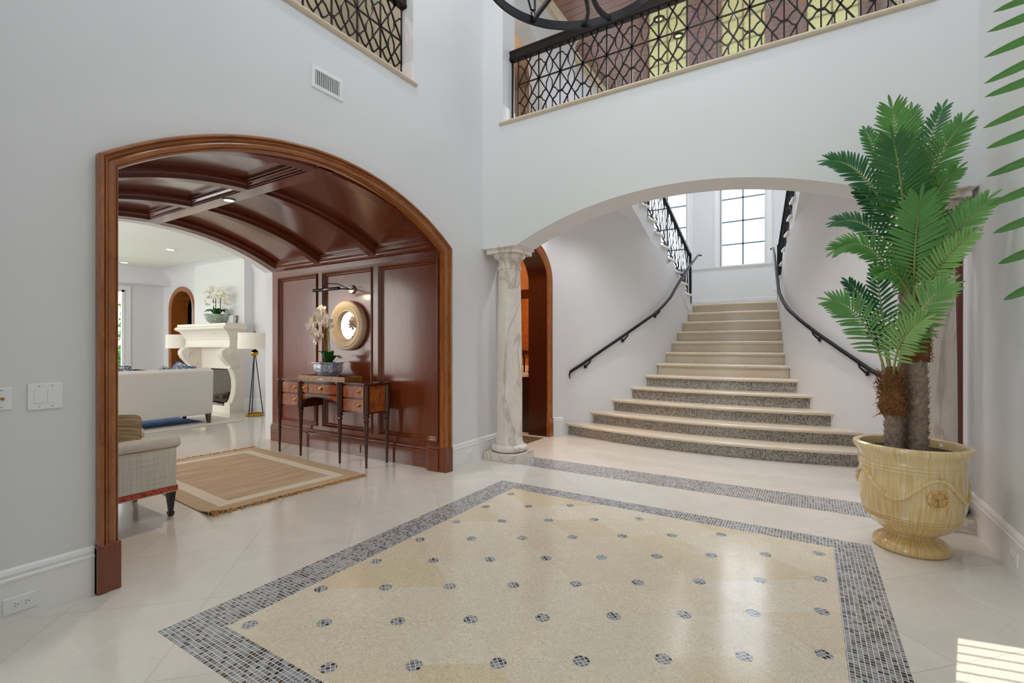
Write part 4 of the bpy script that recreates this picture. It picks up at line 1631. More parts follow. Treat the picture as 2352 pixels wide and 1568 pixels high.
# ------------------------------------------------------------------ ring chandelier
CRX, CRY, CRZ, CRR = -1.045, 2.36, 3.285, 0.53
ch = thing('ring_chandelier', 'large black iron ring chandelier hanging at the top of the photo', 'chandelier', (CRX, CRY, CRZ))
mb = MB()
rows = []
for k in range(97):
    a = 2 * PI * k / 96
    rows.append([((CRR + dr) * math.cos(a), (CRR + dr) * math.sin(a), z) for dr, z in ((0.008, 0.0), (0.008, 0.05), (-0.008, 0.05), (-0.008, 0.0))])
mb.loft(rows, True)
mb.build('ring', M['iron'], ch, smooth=40)
a0 = math.radians(147)
for k in range(3):
    a = a0 + 2 * PI * k / 3
    ca, sa = math.cos(a), math.sin(a)
    mb = MB()
    mb.bar(((CRR - 0.01) * ca, (CRR - 0.01) * sa, 0.02), (0.03 * ca, 0.03 * sa, 0.02), 0.022)
    mb.build('spoke', M['iron'], ch)
    mb = MB()
    hx, hy = (CRR - 0.012) * ca, (CRR - 0.012) * sa
    mb.tube([(hx, hy, 0.03), (hx - 0.015 * sa, hy + 0.015 * ca, 0.06), (hx, hy, 0.085), (hx + 0.015 * sa, hy - 0.015 * ca, 0.06)], 0.006, 6, True)
    mb.tube([(hx - 0.025 * sa, hy + 0.025 * ca, 0.17), (hx - 0.035 * sa, hy + 0.035 * ca, 0.14), (hx - 0.015 * sa, hy + 0.015 * ca, 0.08), (hx + 0.012 * sa, hy - 0.012 * ca, 0.085), (hx + 0.01 * sa, hy - 0.01 * ca, 0.2), (hx, hy, 0.26)], 0.007, 6)
    for q in range(14):
        z = 0.27 + q * 0.055
        f_ = 1 - (z - 0.27) / 1.1
        px, py = hx * f_, hy * f_
        d = (sa, -ca, 0) if q % 2 else (ca, sa, 0)
        mb.tube([(px + d[0] * 0.012 * math.cos(t), py + d[1] * 0.012 * math.cos(t), z + 0.034 * math.sin(t)) for t in [2 * PI * j / 8 for j in range(8)]], 0.004, 5, True)
    mb.build('chain', M['iron'], ch)
    # paired C scrolls inside the ring
    am = a - 0.798
    rad, lat = Vector((math.cos(am), math.sin(am), 0)), Vector((-math.sin(am), math.cos(am), 0))
    mb = MB()
    for sg in (1, -1):
        mb.tube([rad * (CRR - 0.008 - q) + lat * (sg * l) + Vector((0, 0, 0.022)) for q, l in ((0, .088), (.03, .066), (.07, .045), (.12, .030), (.18, .022), (.23, .020), (.28, .022), (.34, .030), (.39, .045), (.43, .066), (.45, .088))], 0.015, 4, flat=1.2)
    mb.tube([rad * (CRR - 0.24) + lat * 0.03 + Vector((0, 0, 0.022)), rad * (CRR - 0.24) - lat * 0.03 + Vector((0, 0, 0.022))], 0.009, 6)
    mb.build('scroll', M['iron'], ch)
mb = MB()
mb.lathe([(0.0, 0.0), (0.05, 0.0), (0.05, 0.045), (0.0, 0.045)], 16)
mb.lathe([(0.0, 0.95), (0.05, 0.97), (0.06, 1.02), (0.05, 1.06), (0.015, 1.08), (0.012, 3.25), (0.0, 3.25)], 16)
mb.lathe([(0.0, 3.23), (0.09, 3.25), (0.09, 3.31), (0.0, 3.31)], 24)
mb.build('stem', M['iron'], ch, smooth=40)

# ------------------------------------------------------------------ small fittings on the walls
vt = thing('air_vent', 'white wall air vent with vertical louvres below the small balcony', 'vent', (XL, 2.32, 3.212))
mb = MB()
fnv = lambda u, v, h: (h, u, v)
frame_mould(mb, -0.136, 0.136, -0.083, 0.083, [(0, 0.0), (0.0, 0.006), (0.004, 0.009), (0.028, 0.010), (0.031, 0.004), (0.031, -0.001)], fnv)
mb.build('vent_frame', M['plastic'], vt)
mb = MB()
mb.box(0.0005, 0.002, -0.106, 0.106, -0.053, 0.053)
mb.build('vent_back', M['dark'], vt)
mb = MB()
for k in range(13):
    y = -0.096 + 0.192 * k / 12
    mb.prism([(y - 0.0025, 0.001), (y + 0.0015, 0.008), (y + 0.0035, 0.008), (y - 0.0005, 0.001)], lambda u, v, w: (v, u, w), -0.053, 0.053)
mb.build('vent_louvres', M['plastic'], vt)

sw = thing('light_switch', 'white double rocker light switch on the white wall beside the wood archway', 'light switch', (XL, 0.762, 1.012))
mb = MB()
mb.box(0.0, 0.007, -0.062, 0.062, -0.061, 0.061)
mb.build('switch_plate', M['plastic'], sw, bevel=0.003)
for y in (-0.023, 0.023):
    mb = MB()
    mb.box(0.0, 0.0095, y - 0.0165, y + 0.0165, -0.033, 0.033)
    mb.build('rocker', M['plastic'], sw, bevel=0.0015)
    for z in (-0.048, 0.048):
        mb = MB()
        mb.lathe([(0.0, 0.0), (0.003, 0.0), (0.003, 0.0078), (0.0, 0.0078)], 10)
        mb.build('screw', M['chrome'], sw, (0, y, z), rot=(0, PI / 2, 0))
cb = thing('cable_plate', 'white wall plate with round cable socket, cut by the photo edge', 'wall plate', (XL, 0.612, 1.012))
mb = MB()
mb.box(0.0, 0.006, -0.037, 0.037, -0.050, 0.050)
mb.build('socket_plate', M['plastic'], cb, bevel=0.003)
mb = MB()
mb.lathe([(0.0075, 0.0), (0.0075, 0.012), (0.0055, 0.013), (0.0055, 0.007), (0.0015, 0.007), (0.0015, 0.011), (0.0, 0.011)], 14)
mb.build('coaxial_socket', M['brass'], cb, (0.0, 0.006, 0), 40, rot=(0, PI / 2, 0))
for z in (-0.038, 0.038):
    mb = MB()
    mb.lathe([(0.0, 0.0), (0.003, 0.0), (0.003, 0.007), (0.0, 0.007)], 10)
    mb.build('screw', M['chrome'], cb, (0, 0.004, z), rot=(0, PI / 2, 0))


def outlet(x, y, z, rz, label, two=True):
    o = thing('wall_outlet', label, 'outlet', (x, y, z), rz, 'white outlets in the baseboards')
    mb = MB()
    mb.box(-0.058, 0.058, -0.006, 0.002, -0.036, 0.036)
    mb.build('outlet_plate', M['plastic'], o, bevel=0.003)
    for sx in (-0.0175, 0.0175):
        mb = MB()
        mb.box(sx - 0.0172, sx + 0.0172, -0.008, 0.0, -0.0165, 0.0165)
        rc = mb.build('receptacle', M['plastic'], o, bevel=0.001)
        for q in ((-0.006, 0.002, 0.005, 0.0068), (-0.006, 0.002, -0.0068, -0.005), (0.006, 0.0095, -0.002, 0.002)):
            mb = MB()
            mb.box(sx + q[0], sx + q[1], -0.0086, -0.007, q[2], q[3])
            mb.build('slot', M['dark'], rc)


outlet(XL + 0.018, 0.675, 0.082, PI / 2, 'white double outlet in the baseboard below the light switch')
outlet(XL + 0.018, 4.06, 0.105, PI / 2, 'white outlet in the baseboard between the wood archway and the marble column')
outlet(XR - 0.018, 3.62, 0.105, -PI / 2, 'white outlet in the baseboard behind the glazed urn')

# ------------------------------------------------------------------ console table
ct = thing('console_table', 'dark mahogany console table with flame veneer drawers and turned legs', 'table', (-4.573, 3.52, 0))


def front_y(x):
    ax = abs(x)
    if ax < 0.337:
        return -0.150 - 0.045 * (1 - (ax / 0.337) ** 2)
    t = (ax - 0.337) / (0.742 - 0.337)
    return -0.150 + 0.018 * math.sin(PI * t)


mb = MB()
out = [(0.775, 0.155), (-0.775, 0.155)]
n = 60
for i in range(n + 1):
    x = -0.775 + 1.55 * i / n
    y = front_y(max(-0.742, min(0.742, x))) - 0.016
    for lx in (-0.742, -0.337, 0.337, 0.742):
        d = abs(x - lx)
        if d < 0.045:
            y -= 0.022 * math.cos(d / 0.045 * PI / 2)
    out.append((x, y))
mb.prism(out, XY(0), 0.842, 0.862)
mb.build('table_top', M['sheraton'], ct, bevel=0.004)
mb = MB()
for sg in (-1, 1):
    xa, xb = (0.337, 0.742) if sg > 0 else (-0.742, -0.337)
    pl = [(xa + (xb - xa) * i / 12, front_y(xa + (xb - xa) * i / 12) + 0.004) for i in range(13)]
    mb.prism(pl + [(xb, 0.14), (xa, 0.14)], XY(0), 0.545, 0.842)
pl = [(-0.337 + 0.674 * i / 20, front_y(-0.337 + 0.674 * i / 20) + 0.004) for i in range(21)]
mb.prism(pl + [(0.337, 0.14), (-0.337, 0.14)], XY(0), 0.715, 0.842)
rows = []
for i in range(21):
    x = -0.337 + 0.674 * i / 20
    y = front_y(x) + 0.004
    zb = 0.55 + 0.135 * math.sqrt(max(0, 1 - (x / 0.337) ** 2))
    rows.append([(x, y, 0.716), (x, y, zb), (x, y + 0.02, zb), (x, y + 0.02, 0.716)])
mb.loft(rows, True, True)
mb.build('case', M['sheraton'], ct)
mb = MB()
rows = []
for i in range(21):
    x = -0.315 + 0.63 * i / 20
    y = front_y(x) + 0.0025
    zb = 0.575 + 0.135 * math.sqrt(max(0, 1 - (x / 0.33) ** 2))
    rows.append([(x, y, min(zb, 0.70)), (x, y, 0.708)])
mb.loft(rows)
mb.build('apron_veneer', M['flame'], ct)
for sg in (-1, 1):
    mb = MB()
    mb.box(0.7425 if sg > 0 else -0.7455, 0.7455 if sg > 0 else -0.7425, -0.115, 0.105, 0.56, 0.832)
    mb.build('end_panel', M['flame'], ct)


def knob(mb, r):
    mb.lathe([(r * 1.25, 0.0), (r * 1.25, 0.002), (r * 1.1, 0.004), (r * 0.55, 0.005), (r * 0.45, 0.011), (r * 0.85, 0.015), (r * 0.8, 0.021), (0.0, 0.025)], 18)


def drawer(xa, xb, za, zb, kx, big=False):
    rows = []
    for i in range(13):
        x = xa + (xb - xa) * i / 12
        y = front_y(x)
        rows.append([(x, y + 0.004, za), (x, y - 0.003, za + 0.003), (x, y - 0.003, zb - 0.003), (x, y + 0.004, zb)])
    mb = MB()
    mb.loft(rows, True, True)
    d = mb.build('drawer', M['flame'], ct)
    mb = MB()
    knob(mb, 0.019 if big else 0.014)
    mb.build('knob', M['brass'], d, (kx, front_y(kx) - 0.003, (za + zb) / 2), 40, rot=(PI / 2, 0, 0))


for sg in (-1, 1):
    xa, xb = (0.375, 0.705) if sg > 0 else (-0.705, -0.375)
    kx = xa + (xb - xa) * 0.72
    drawer(xa, xb, 0.705, 0.83, kx)
    drawer(xa, xb, 0.56, 0.69, kx)
drawer(-0.30, -0.165, 0.725, 0.83, -0.235)
drawer(-0.15, 0.30, 0.725, 0.83, 0.07, True)
for x, y in ((-0.742, -0.155), (-0.337, -0.158), (0.337, -0.158), (0.742, -0.155), (0.742, 0.125), (-0.742, 0.125)):
    mb = MB()
    mb.lathe([(0.0, 0.0), (0.010, 0.0), (0.0135, 0.015), (0.010, 0.028), (0.014, 0.034), (0.011, 0.045), (0.016, 0.20), (0.022, 0.44), (0.021, 0.455), (0.028, 0.465), (0.03, 0.478), (0.022, 0.488), (0.024, 0.50),
              (0.033, 0.515), (0.034, 0.53), (0.026, 0.54), (0.03, 0.548)], 20)
    rows = []
    for z in (0.545, 0.842):
        rows.append([(0.031 * (1 + 0.07 * (j % 2)) * math.cos(2 * PI * j / 28), 0.031 * (1 + 0.07 * (j % 2)) * math.sin(2 * PI * j / 28), z) for j in range(28)])
    mb.loft(rows, True, True)
    mb.build('leg', M['sheraton'], ct, (x, y, 0), 40)

# burl box on the console
tb = thing('burl_tray', 'burl wood tray with low sides under the blue and white planter', 'tray', (-4.60, 3.52, 0.862))
mb = MB()
mb.box(-0.40, 0.40, -0.125, 0.115, 0.0, 0.012)
mb.build('tray_base', M['burl'], tb, bevel=0.002)
mb = MB()
for x0, x1, y0, y1 in ((-0.40, 0.40, -0.125, -0.112), (-0.40, 0.40, 0.102, 0.115), (-0.40, -0.387, -0.112, 0.102), (0.387, 0.40, -0.112, 0.102)):
    mb.box(x0, x1, y0, y1, 0.012, 0.05)
mb.build('tray_rim', M['burl'], tb, bevel=0.002)

# orchid in blue and white planter
po = thing('potted_orchid', 'white orchid in an octagonal blue and white porcelain planter on the console table', 'potted plant', (-4.60, 3.50, 0.8745))
mb = MB()
oct_ = lambda r, z: [(r * math.cos(PI / 8 + PI * k / 4), r * math.sin(PI / 8 + PI * k / 4), z) for k in range(8)]
mb.loft([oct_(0.115, 0.0), oct_(0.11, 0.028), oct_(0.095, 0.032), oct_(0.125, 0.05), oct_(0.155, 0.09), oct_(0.163, 0.135), oct_(0.16, 0.172), oct_(0.185, 0.182), oct_(0.185, 0.19), oct_(0.15, 0.19), oct_(0.148, 0.16)], True, True)
mb.build('planter', M['porcelain'], po)
mb = MB()
mb.lathe([(0.0, 0.165), (0.15, 0.163)], 24)
mb.build('moss', M['soil'], po)


def flower_mesh(mb, sz):
    """one orchid bloom in the xz plane facing -y"""
    for k in range(5):
        a = PI / 2 + 2 * PI * k / 5
        wide = 0.52 if k in (1, 4) else 0.3
        ca, sa = math.cos(a), math.sin(a)
        vs = [(0, 0, 0)]
        for t, w in ((0.35, 0.7), (0.7, 1.0), (0.95, 0.5)):
            for s_ in (-1, 1):
                L, W = t * sz, s_ * w * wide * sz * 0.8
                vs.append((ca * L - sa * W, -0.12 * sz * t + 0.1 * sz * abs(s_) * w * 0.4, sa * L + ca * W))
        vs.append((ca * sz, 0.02 * sz, sa * sz))
        mb.add(vs, [(0, 2, 1), (1, 2, 4, 3), (3, 4, 6, 5), (5, 6, 7)])
    mb.lathe([(0.0, 0.0), (0.12 * sz, 0.03 * sz), (0.08 * sz, 0.14 * sz), (0.0, 0.2 * sz)], 6, (0, -0.18 * sz, -0.08 * sz))


def oval_leaf(mb, base, tip, w, bend, side):
    base, tip, side = Vector(base), Vector(tip), Vector(side).normalized()
    rows = []
    for i in range(9):
        t = i / 8
        p = base.lerp(tip, t) + Vector((0, 0, bend * math.sin(PI * t)))
        ww = w * math.sin(PI * min(1, 0.12 + t * 0.88)) ** 0.7
        rows.append([tuple(p - side * ww + Vector((0, 0, 0.3 * ww))), tuple(p), tuple(p + side * ww + Vector((0, 0, 0.3 * ww)))])
    mb.loft(rows)


for a, L, w in ((0.4, 0.17, 0.04), (1.3, 0.13, 0.045), (2.6, 0.15, 0.035), (-0.6, 0.16, 0.05), (-1.6, 0.13, 0.045)):
    mb = MB()
    d = Vector((math.cos(a), math.sin(a), 0))
    oval_leaf(mb, (0.02 * d.x, 0.02 * d.y, 0.165), (d.x * L, d.y * L, 0.20 + (0.10 if a in (-0.6, -1.6) else 0.02)), w, 0.06, (-d.y, d.x, 0))
    mb.build('leaf', M['orchid_leaf'], po, smooth=80)
stems = [[(-0.01, 0.0, 0.16), (-0.02, 0.0, 0.40), (-0.01, -0.01, 0.56), (-0.06, -0.02, 0.66), (-0.15, -0.04, 0.69), (-0.25, -0.05, 0.63)],
         [(0.02, 0.01, 0.16), (0.01, 0.0, 0.42), (0.03, -0.02, 0.62), (0.02, -0.03, 0.72), (-0.06, -0.04, 0.76)],
         [(-0.05, 0.0, 0.16), (-0.06, 0.0, 0.36), (-0.07, -0.02, 0.47), (-0.10, -0.05, 0.50), (-0.14, -0.06, 0.47)]]
for s_ in stems:
    mb = MB()
    mb.tube(s_, 0.005, 6)
    mb.build('stem', M['stem'], po, smooth=60)
fm = MB()
flower_mesh(fm, 0.06)
f0 = fm.build('bloom', M['petal'], po)
spots = []
for s_, t0 in ((stems[0], 2.6), (stems[1], 1.9), (stems[2], 2.4)):
    for j in range(14):
        t = t0 + (len(s_) - 1.001 - t0) * j / 13
        i = int(t)
        p = Vector(s_[i]).lerp(Vector(s_[i + 1]), t - i)
        spots.append(p + Vector((rnd.uniform(-0.035, 0.035), rnd.uniform(-0.045, 0.015), rnd.uniform(-0.05, 0.03))))
for i, p in enumerate(spots):
    o = f0 if i == 0 else f0.copy()
    if i:
        COL.objects.link(o)
        o.parent = po
    o.location = p
    o.rotation_euler = (rnd.uniform(-0.5, 0.4), rnd.uniform(-0.6, 0.6), rnd.uniform(-0.9, 1.3))
    s1 = rnd.uniform(0.8, 1.2)
    o.scale = (s1, s1, s1)

# round mirror on the panelled wall
wm = thing('round_mirror', 'round mirror in a wide pale limed wood frame on the wood panelling', 'mirror', (-4.545, 3.7495, 1.482))
mb = MB()
mb.lathe([(0.285, 0.0), (0.29, 0.02), (0.286, 0.062), (0.27, 0.075), (0.255, 0.072), (0.245, 0.08), (0.215, 0.074), (0.19, 0.055), (0.178, 0.05), (0.17, 0.055), (0.162, 0.046), (0.158, 0.02)], 64)
mb.build('mirror_frame', M['frame'], wm, smooth=40, rot=(PI / 2, 0, 0))
mb = MB()
mb.lathe([(0.0, 0.024), (0.160, 0.022)], 48)
mb.build('mirror_glass', M['mirror'], wm, rot=(PI / 2, 0, 0))

# picture light
pl_ = thing('picture_light', 'dark metal picture light on an arm above the round mirror', 'wall lamp', (-4.50, 3.75, 1.90))
mb = MB()
mb.lathe([(0.052, 0.0), (0.052, 0.012), (0.045, 0.022), (0.02, 0.028), (0.0, 0.03)], 28)
mb.build('wall_mount', M['chrome'], pl_, smooth=40, rot=(PI / 2, 0, 0))
mb = MB()
mb.tube([(0, -0.02, 0), (0.0, -0.14, -0.005), (0.0, -0.25, -0.02)], 0.007, 8)
mb.tube([(0, -0.04, 0), (-0.05, -0.16, 0.05), (-0.12, -0.27, 0.05), (-0.14, -0.30, -0.01)], 0.005, 8)
mb.build('arm', M['iron'], pl_, smooth=60)
mb = MB()
mb.tube([(0.09, -0.26, -0.015), (-0.10, -0.28, -0.02), (-0.30, -0.30, -0.025)], 0.018, 14)
mb.build('lamp_tube', M['iron'], pl_, smooth=50)

# ------------------------------------------------------------------ jute rug
rg = thing('jute_rug', 'fringed tan jute rug with pale border stripe in the wooden passage', 'rug', (-4.75, 2.57, 0), math.radians(-4.0))
mb = MB()
rows = []
for i in range(41):
    x = -1.06 + 2.12 * i / 40
    r_ = []
    for j in range(25):
        y = -0.685 + 1.37 * j / 24
        z = 0.010 + 0.0015 * math.sin(9 * x + 3 * y)
        dc = math.hypot(x - 1.06, y + 0.685)
        z += max(0, 0.022 * (1 - dc / 0.16))
        r_.append((x, y, z))
    rows.append(r_)
mb.loft(rows)
rim = [(r[0]) for r in rows] + list(rows[-1][1:]) + [r[-1] for r in rows[-2::-1]] + list(rows[0][-2:0:-1])
mb.loft([[(p[0], p[1], max(0.001, p[2] - 0.009)) for p in rim], rim], True)
mb.build('rug_weave', M['jute'], rg, smooth=50)
for sg, nm in ((1, 'fringe'), (-1, 'fringe')):
    mb = MB()
    for k in range(230):
        y = -0.685 + 1.37 * k / 229
        L = rnd.uniform(0.02, 0.055)
        z0 = 0.008 + (max(0, 0.022 * (1 - abs(y + 0.685) / 0.16)) if sg > 0 else 0)
        a = rnd.uniform(-0.7, 0.7)
        mb.tube([(sg * 1.055, y, z0), (sg * (1.06 + L * 0.5), y + a * L * 0.5, z0 + rnd.uniform(0.0, 0.012)), (sg * (1.06 + L), y + a * L, 0.003)], 0.0028, 4)
    o = mb.build(nm, M['burl'] if False else M['fiber_tan'], rg)
    o['kind'] = 'stuff'

# ------------------------------------------------------------------ armchair
ac = thing('armchair', 'oatmeal linen armchair with red braid trim and black tapered legs', 'armchair', (-4.29, 1.355, 0))
CW = 0.335
mb = MB()
mb.box(-CW + 0.01, CW - 0.01, -0.32, 0.33, 0.215, 0.40)
mb.build('seat_frame', M['oatmeal'], ac, bevel=0.015)
mb = MB()
mb.box(-CW + 0.09, CW - 0.09, -0.24, 0.345, 0.40, 0.50)
mb.build('seat_cushion', M['oatmeal'], ac, bevel=0.035)
for sg in (-1, 1):
    mb = MB()
    xa, xb = (CW - 0.075, CW) if sg > 0 else (-CW, -CW + 0.075)
    mb.box(xa, xb, -0.33, 0.345, 0.215, 0.52)
    arm = mb.build('arm', M['oatmeal'], ac, bevel=0.012)
    mb = MB()
    xc = sg * (CW - 0.035)
    prof = [(xc + 0.062 * math.cos(a), 0.545 + 0.045 * math.sin(a)) for a in [2 * PI * k / 20 for k in range(20)]]
    mb.loft([[(x, y, z) for x, z in prof] for y in (-0.33, 0.362)], True, True)
    mb.build('arm_roll', M['oatmeal'], arm, smooth=50, bevel=0.01)
    mb = MB()
    xo = sg * (CW + 0.002)
    mb.tube([(xo, -0.33, 0.512), (xo, 0.35, 0.512)], 0.006, 6)
    mb.build('welt', M['brown_linen'], arm, smooth=60)
mb = MB()
mb.prism([(-0.345, 0.215), (-0.345, 0.95), (-0.30, 0.99), (-0.22, 0.96), (-0.20, 0.40), (-0.20, 0.215)], lambda u, v, w: (w, u, v), -CW + 0.076, CW - 0.076)
mb.build('backrest', M['oatmeal'], ac, bevel=0.02)
mb = MB()
pts = [(CW + 0.003, -0.345), (CW + 0.003, 0.349), (-CW - 0.003, 0.349), (-CW - 0.003, -0.345)]
mb.loft([[(x, y, 0.188) for x, y in pts], [(x, y, 0.226) for x, y in pts]], True)
mb.build('braid_trim', M['red_trim_y'], ac)
mb = MB()
mb.box(-CW, CW, -0.335, 0.345, 0.182, 0.216)
mb.build('rail', M['linen'], ac)
for x in (-CW + 0.03, CW - 0.03):
    for y in (-0.30, 0.315):
        mb = MB()
        sq = lambda r, z: [(-r, -r, z), (r, -r, z), (r, r, z), (-r, r, z)]
        mb.loft([sq(0.012, 0.0), sq(0.018, 0.018), sq(0.019, 0.032), sq(0.0125, 0.036), sq(0.026, 0.19)], True, True)
        mb.build('leg', M['black'], ac, (x, y, 0))


edge_in = lambda u, v: 1 - 0.045 * (1 - v * v) - 0.085 * (u * v) ** 6


def pillow(name, label, loc, size, mat, rot, edge=None, group=None):
    o = thing(name, label, 'cushion', loc, 0, group)
    o.rotation_euler = rot
    w, h, d = size
    for s_ in (0,):
        rows = []
        N = 16
        vs = []
        mb = MB()
        for side in (1, -1):
            rows = []
            for i in range(N + 1):
                r_ = []
                for j in range(N + 1):
                    u, v = -1 + 2 * i / N, -1 + 2 * j / N
                    puff = (1 - u * u * abs(u)) * (1 - v * v * abs(v)) + 0.02
                    r_.append((u * w / 2 * edge_in(u, v), side * d / 2 * puff ** 0.7, v * h / 2 * edge_in(v, u)))
                rows.append(r_)
            mb.loft(rows)
        mb.build('cushion_cover', mat, o, smooth=70)
    if edge:
        mb = MB()
        per = []
        for k in range(16):
            per.append((-1 + 2 * k / 16, -1))
        for k in range(16):
            per.append((1, -1 + 2 * k / 16))
        for k in range(16):
            per.append((1 - 2 * k / 16, 1))
        for k in range(16):
            per.append((-1, 1 - 2 * k / 16))
        mb.tube([(u * w / 2 * edge_in(u, v), 0, v * h / 2 * edge_in(v, u)) for u, v in per], 0.007, 6, True)
        mb.build('piping', edge, o, smooth=60)
    return o


pillow('cushion', 'striped brown linen cushion with dark stitched edge on the armchair', (-4.12, 1.29, 0.60), (0.48, 0.36, 0.16), M['brown_linen'], (math.radians(-24), math.radians(4), math.radians(78)), M['brown_linen'])

# ------------------------------------------------------------------ sofa and cushions
so = thing('sofa', 'white linen sofa seen from behind in the living room', 'sofa', (-8.62, 3.0, 0.0128))
mb = MB()
mb.prism([(0.42, 0.14), (0.33, 0.14), (0.30, 0.86), (0.36, 0.875), (0.455, 0.835)], lambda u, v, w: (u, w, v), -1.0, 1.04)
mb.build('backrest', M['linen'], so, bevel=0.018)
mb = MB()
mb.box(-0.42, 0.34, -0.99, 1.02, 0.14, 0.30)
mb.build('seat_frame', M['linen'], so, bevel=0.015)
for k in range(2):
    mb = MB()
    mb.box(-0.43, 0.28, -0.84 + 0.86 * k, 0.01 + 0.86 * k, 0.30, 0.46)
    mb.build('seat_cushion', M['linen'], so, bevel=0.04)
for sg in (-1, 1):
    mb = MB()
    ya, yb_ = (0.90, 1.03) if sg > 0 else (-1.0, -0.87)
    mb.prism([(-0.43, 0.14), (-0.43, 0.58), (-0.2, 0.60), (0.15, 0.70), (0.32, 0.83), (0.34, 0.14)], lambda u, v, w: (u, w, v), ya, yb_)
    mb.build('arm', M['linen'], so, bevel=0.02)
for x in (-0.37, 0.395):
    for y in (-0.93, 0.98):
        mb = MB()
        q = lambda r, z, dx=0: [(-r + dx, -r, z), (r + dx, -r, z), (r + dx, r, z), (-r + dx, r, z)]
        mb.loft([q(0.022, 0.0, 0.02 if x > 0 else -0.02), q(0.032, 0.145)], True, True)
        mb.build('leg', M['sheraton'], so, (x, y, 0))
PG = 'cushions along the sofa back'
pillow('cushion', 'white and blue cushion with blue border at the wood archway end of the sofa', (-8.50, 2.80, 0.73), (0.5, 0.46, 0.14), M['blue_print'], (math.radians(12), 0, math.radians(96)), M['navy'], PG)
pillow('cushion', 'dark charcoal cushion leaning next to the blue bordered one on the sofa', (-8.52, 3.27, 0.66), (0.5, 0.46, 0.14), M['black'], (math.radians(16), math.radians(8), math.radians(84)), None, PG)
pillow('cushion', 'small blue and white cushion peeking over the sofa back below the far lampshade', (-8.72, 3.55, 0.69), (0.36, 0.40, 0.13), M['blue_print'], (math.radians(14), math.radians(40), math.radians(92)), None, PG)
pillow('cushion', 'navy edged white patterned cushion standing tallest over the sofa back', (-8.50, 3.70, 0.73), (0.40, 0.46, 0.13), M['blue_print'], (math.radians(12), math.radians(30), math.radians(86)), M['navy'], PG)
pillow('cushion', 'blue edged cushion at the fireplace end of the sofa', (-8.68, 3.86, 0.70), (0.36, 0.38, 0.13), M['blue_print'], (math.radians(14), math.radians(-12), math.radians(96)), M['navy'], PG)

# blue area rug
mb = MB()
mb.box(-1.8, 1.8, -1.9, 1.9, 0.0, 0.012)
ar = mb.build('area_rug', M['blue_rug'], None, (-9.76, 2.52, 0.0005), bevel=0.004)
tag(ar, 'blue area rug with wide cream border under the white sofa', 'rug')

# ------------------------------------------------------------------ fireplace
fp = thing('fireplace', 'carved cream stone fireplace with scrolled legs and heavy mantel', 'fireplace', (-9.88, 5.02, 0))
FW = 0.83
mp = [(0.27, 1.215), (0.28, 1.225), (0.28, 1.25), (0.265, 1.265), (0.265, 1.36), (0.28, 1.375), (0.275, 1.39), (0.29, 1.42), (0.31, 1.46), (0.36, 1.52), (0.41, 1.55), (0.43, 1.57), (0.42, 1.60), (0.385, 1.62), (0.385, 1.665)]
mb = MB()
rows = []
for d, z in mp:
    e = FW + (d - 0.27) * 0.62
    rows.append([(-e, 0.0, z), (-e, -d, z), (e, -d, z), (e, 0.0, z)])
mb.loft(rows)
mb.add([rows[-1][0], rows[-1][1], rows[-1][2], rows[-1][3]], [(0, 1, 2, 3)])
mb.add([rows[0][0], rows[0][1], rows[0][2], rows[0][3]], [(3, 2, 1, 0)])
mb.build('mantel', M['cast'], fp)


def leg_prof():
    pr = []
    for z, d in ((1.215, 0.30), (1.19, 0.36), (1.15, 0.395), (1.08, 0.40), (1.0, 0.36), (0.92, 0.29), (0.86, 0.245), (0.84, 0.24), (0.82, 0.225), (0.74, 0.185), (0.62, 0.155), (0.48, 0.15), (0.36, 0.165), (0.27, 0.19), (0.215, 0.215), (0.19, 0.235)):
        pr.append((d, z))
    return pr


for sg in (-1, 1):
    xa, xb = (FW - 0.16, FW) if sg > 0 else (-FW, -FW + 0.16)
    mb = MB()
    pr = leg_prof()
    poly = [(-d, z) for d, z in pr] + [(0, 0.19), (0, 1.215)]
    mb.prism(poly, lambda u, v, w: (w, u, v), xa, xb)
    for k in range(4):
        xc = xa + 0.02 + 0.04 * k
        mb.loft([[(xc - 0.015, -d - 0.001, z), (xc - 0.008, -d - 0.012, z), (xc + 0.008, -d - 0.012, z), (xc + 0.015, -d - 0.001, z)] for d, z in pr])
    mb.box(xa - 0.01, xb + 0.01, -0.262, -0.215, 0.83, 0.87)
    mb.box(xa - 0.015, xb + 0.015, -0.275, 0, 0.0, 0.19)
    # carved scroll on the side of the leg
    xo = FW + 0.002 if sg > 0 else FW - 0.162
    if sg < 0:
        xo = -FW + 0.162
    for cy, cz, rr in ((-0.24, 1.06, 0.085), (-0.13, 0.86, 0.06)):
        mb.tube([(xo, cy + rr * (1 - t / 14) * math.cos(t * 0.7), cz + rr * (1 - t / 14) * math.sin(t * 0.7)) for t in range(13)], 0.010, 5)
    mb.build('leg', M['cast'], fp)
mb = MB()
mb.box(-FW + 0.16, FW - 0.16, -0.04, -0.005, 0.80, 1.215)
mb.box(-FW + 0.16, -FW + 0.30, -0.04, -0.005, 0.0, 0.80)
mb.box(FW - 0.30, FW - 0.16, -0.04, -0.005, 0.0, 0.80)
mb.build('surround', M['cast'], fp)
mb = MB()
mb.box(-FW + 0.30, FW - 0.30, -0.034, -0.004, 0.12, 0.80)
mb.build('firebox', M['firebrick'], fp)
mb = MB()
mb.box(-FW + 0.30, FW - 0.30, -0.045, -0.034, 0.78, 0.80)
mb.build('lintel_bar', M['dark'], fp)
mb = MB()
mb.box(-FW + 0.15, FW - 0.15, -0.26, -0.005, 0.0, 0.12)
mb.build('hearth', M['cast'], fp)
lg = thing('log_set', 'charred logs on a dark grate in the fireplace opening', 'fire logs', (-9.62, 4.89, 0.12))
mb = MB()
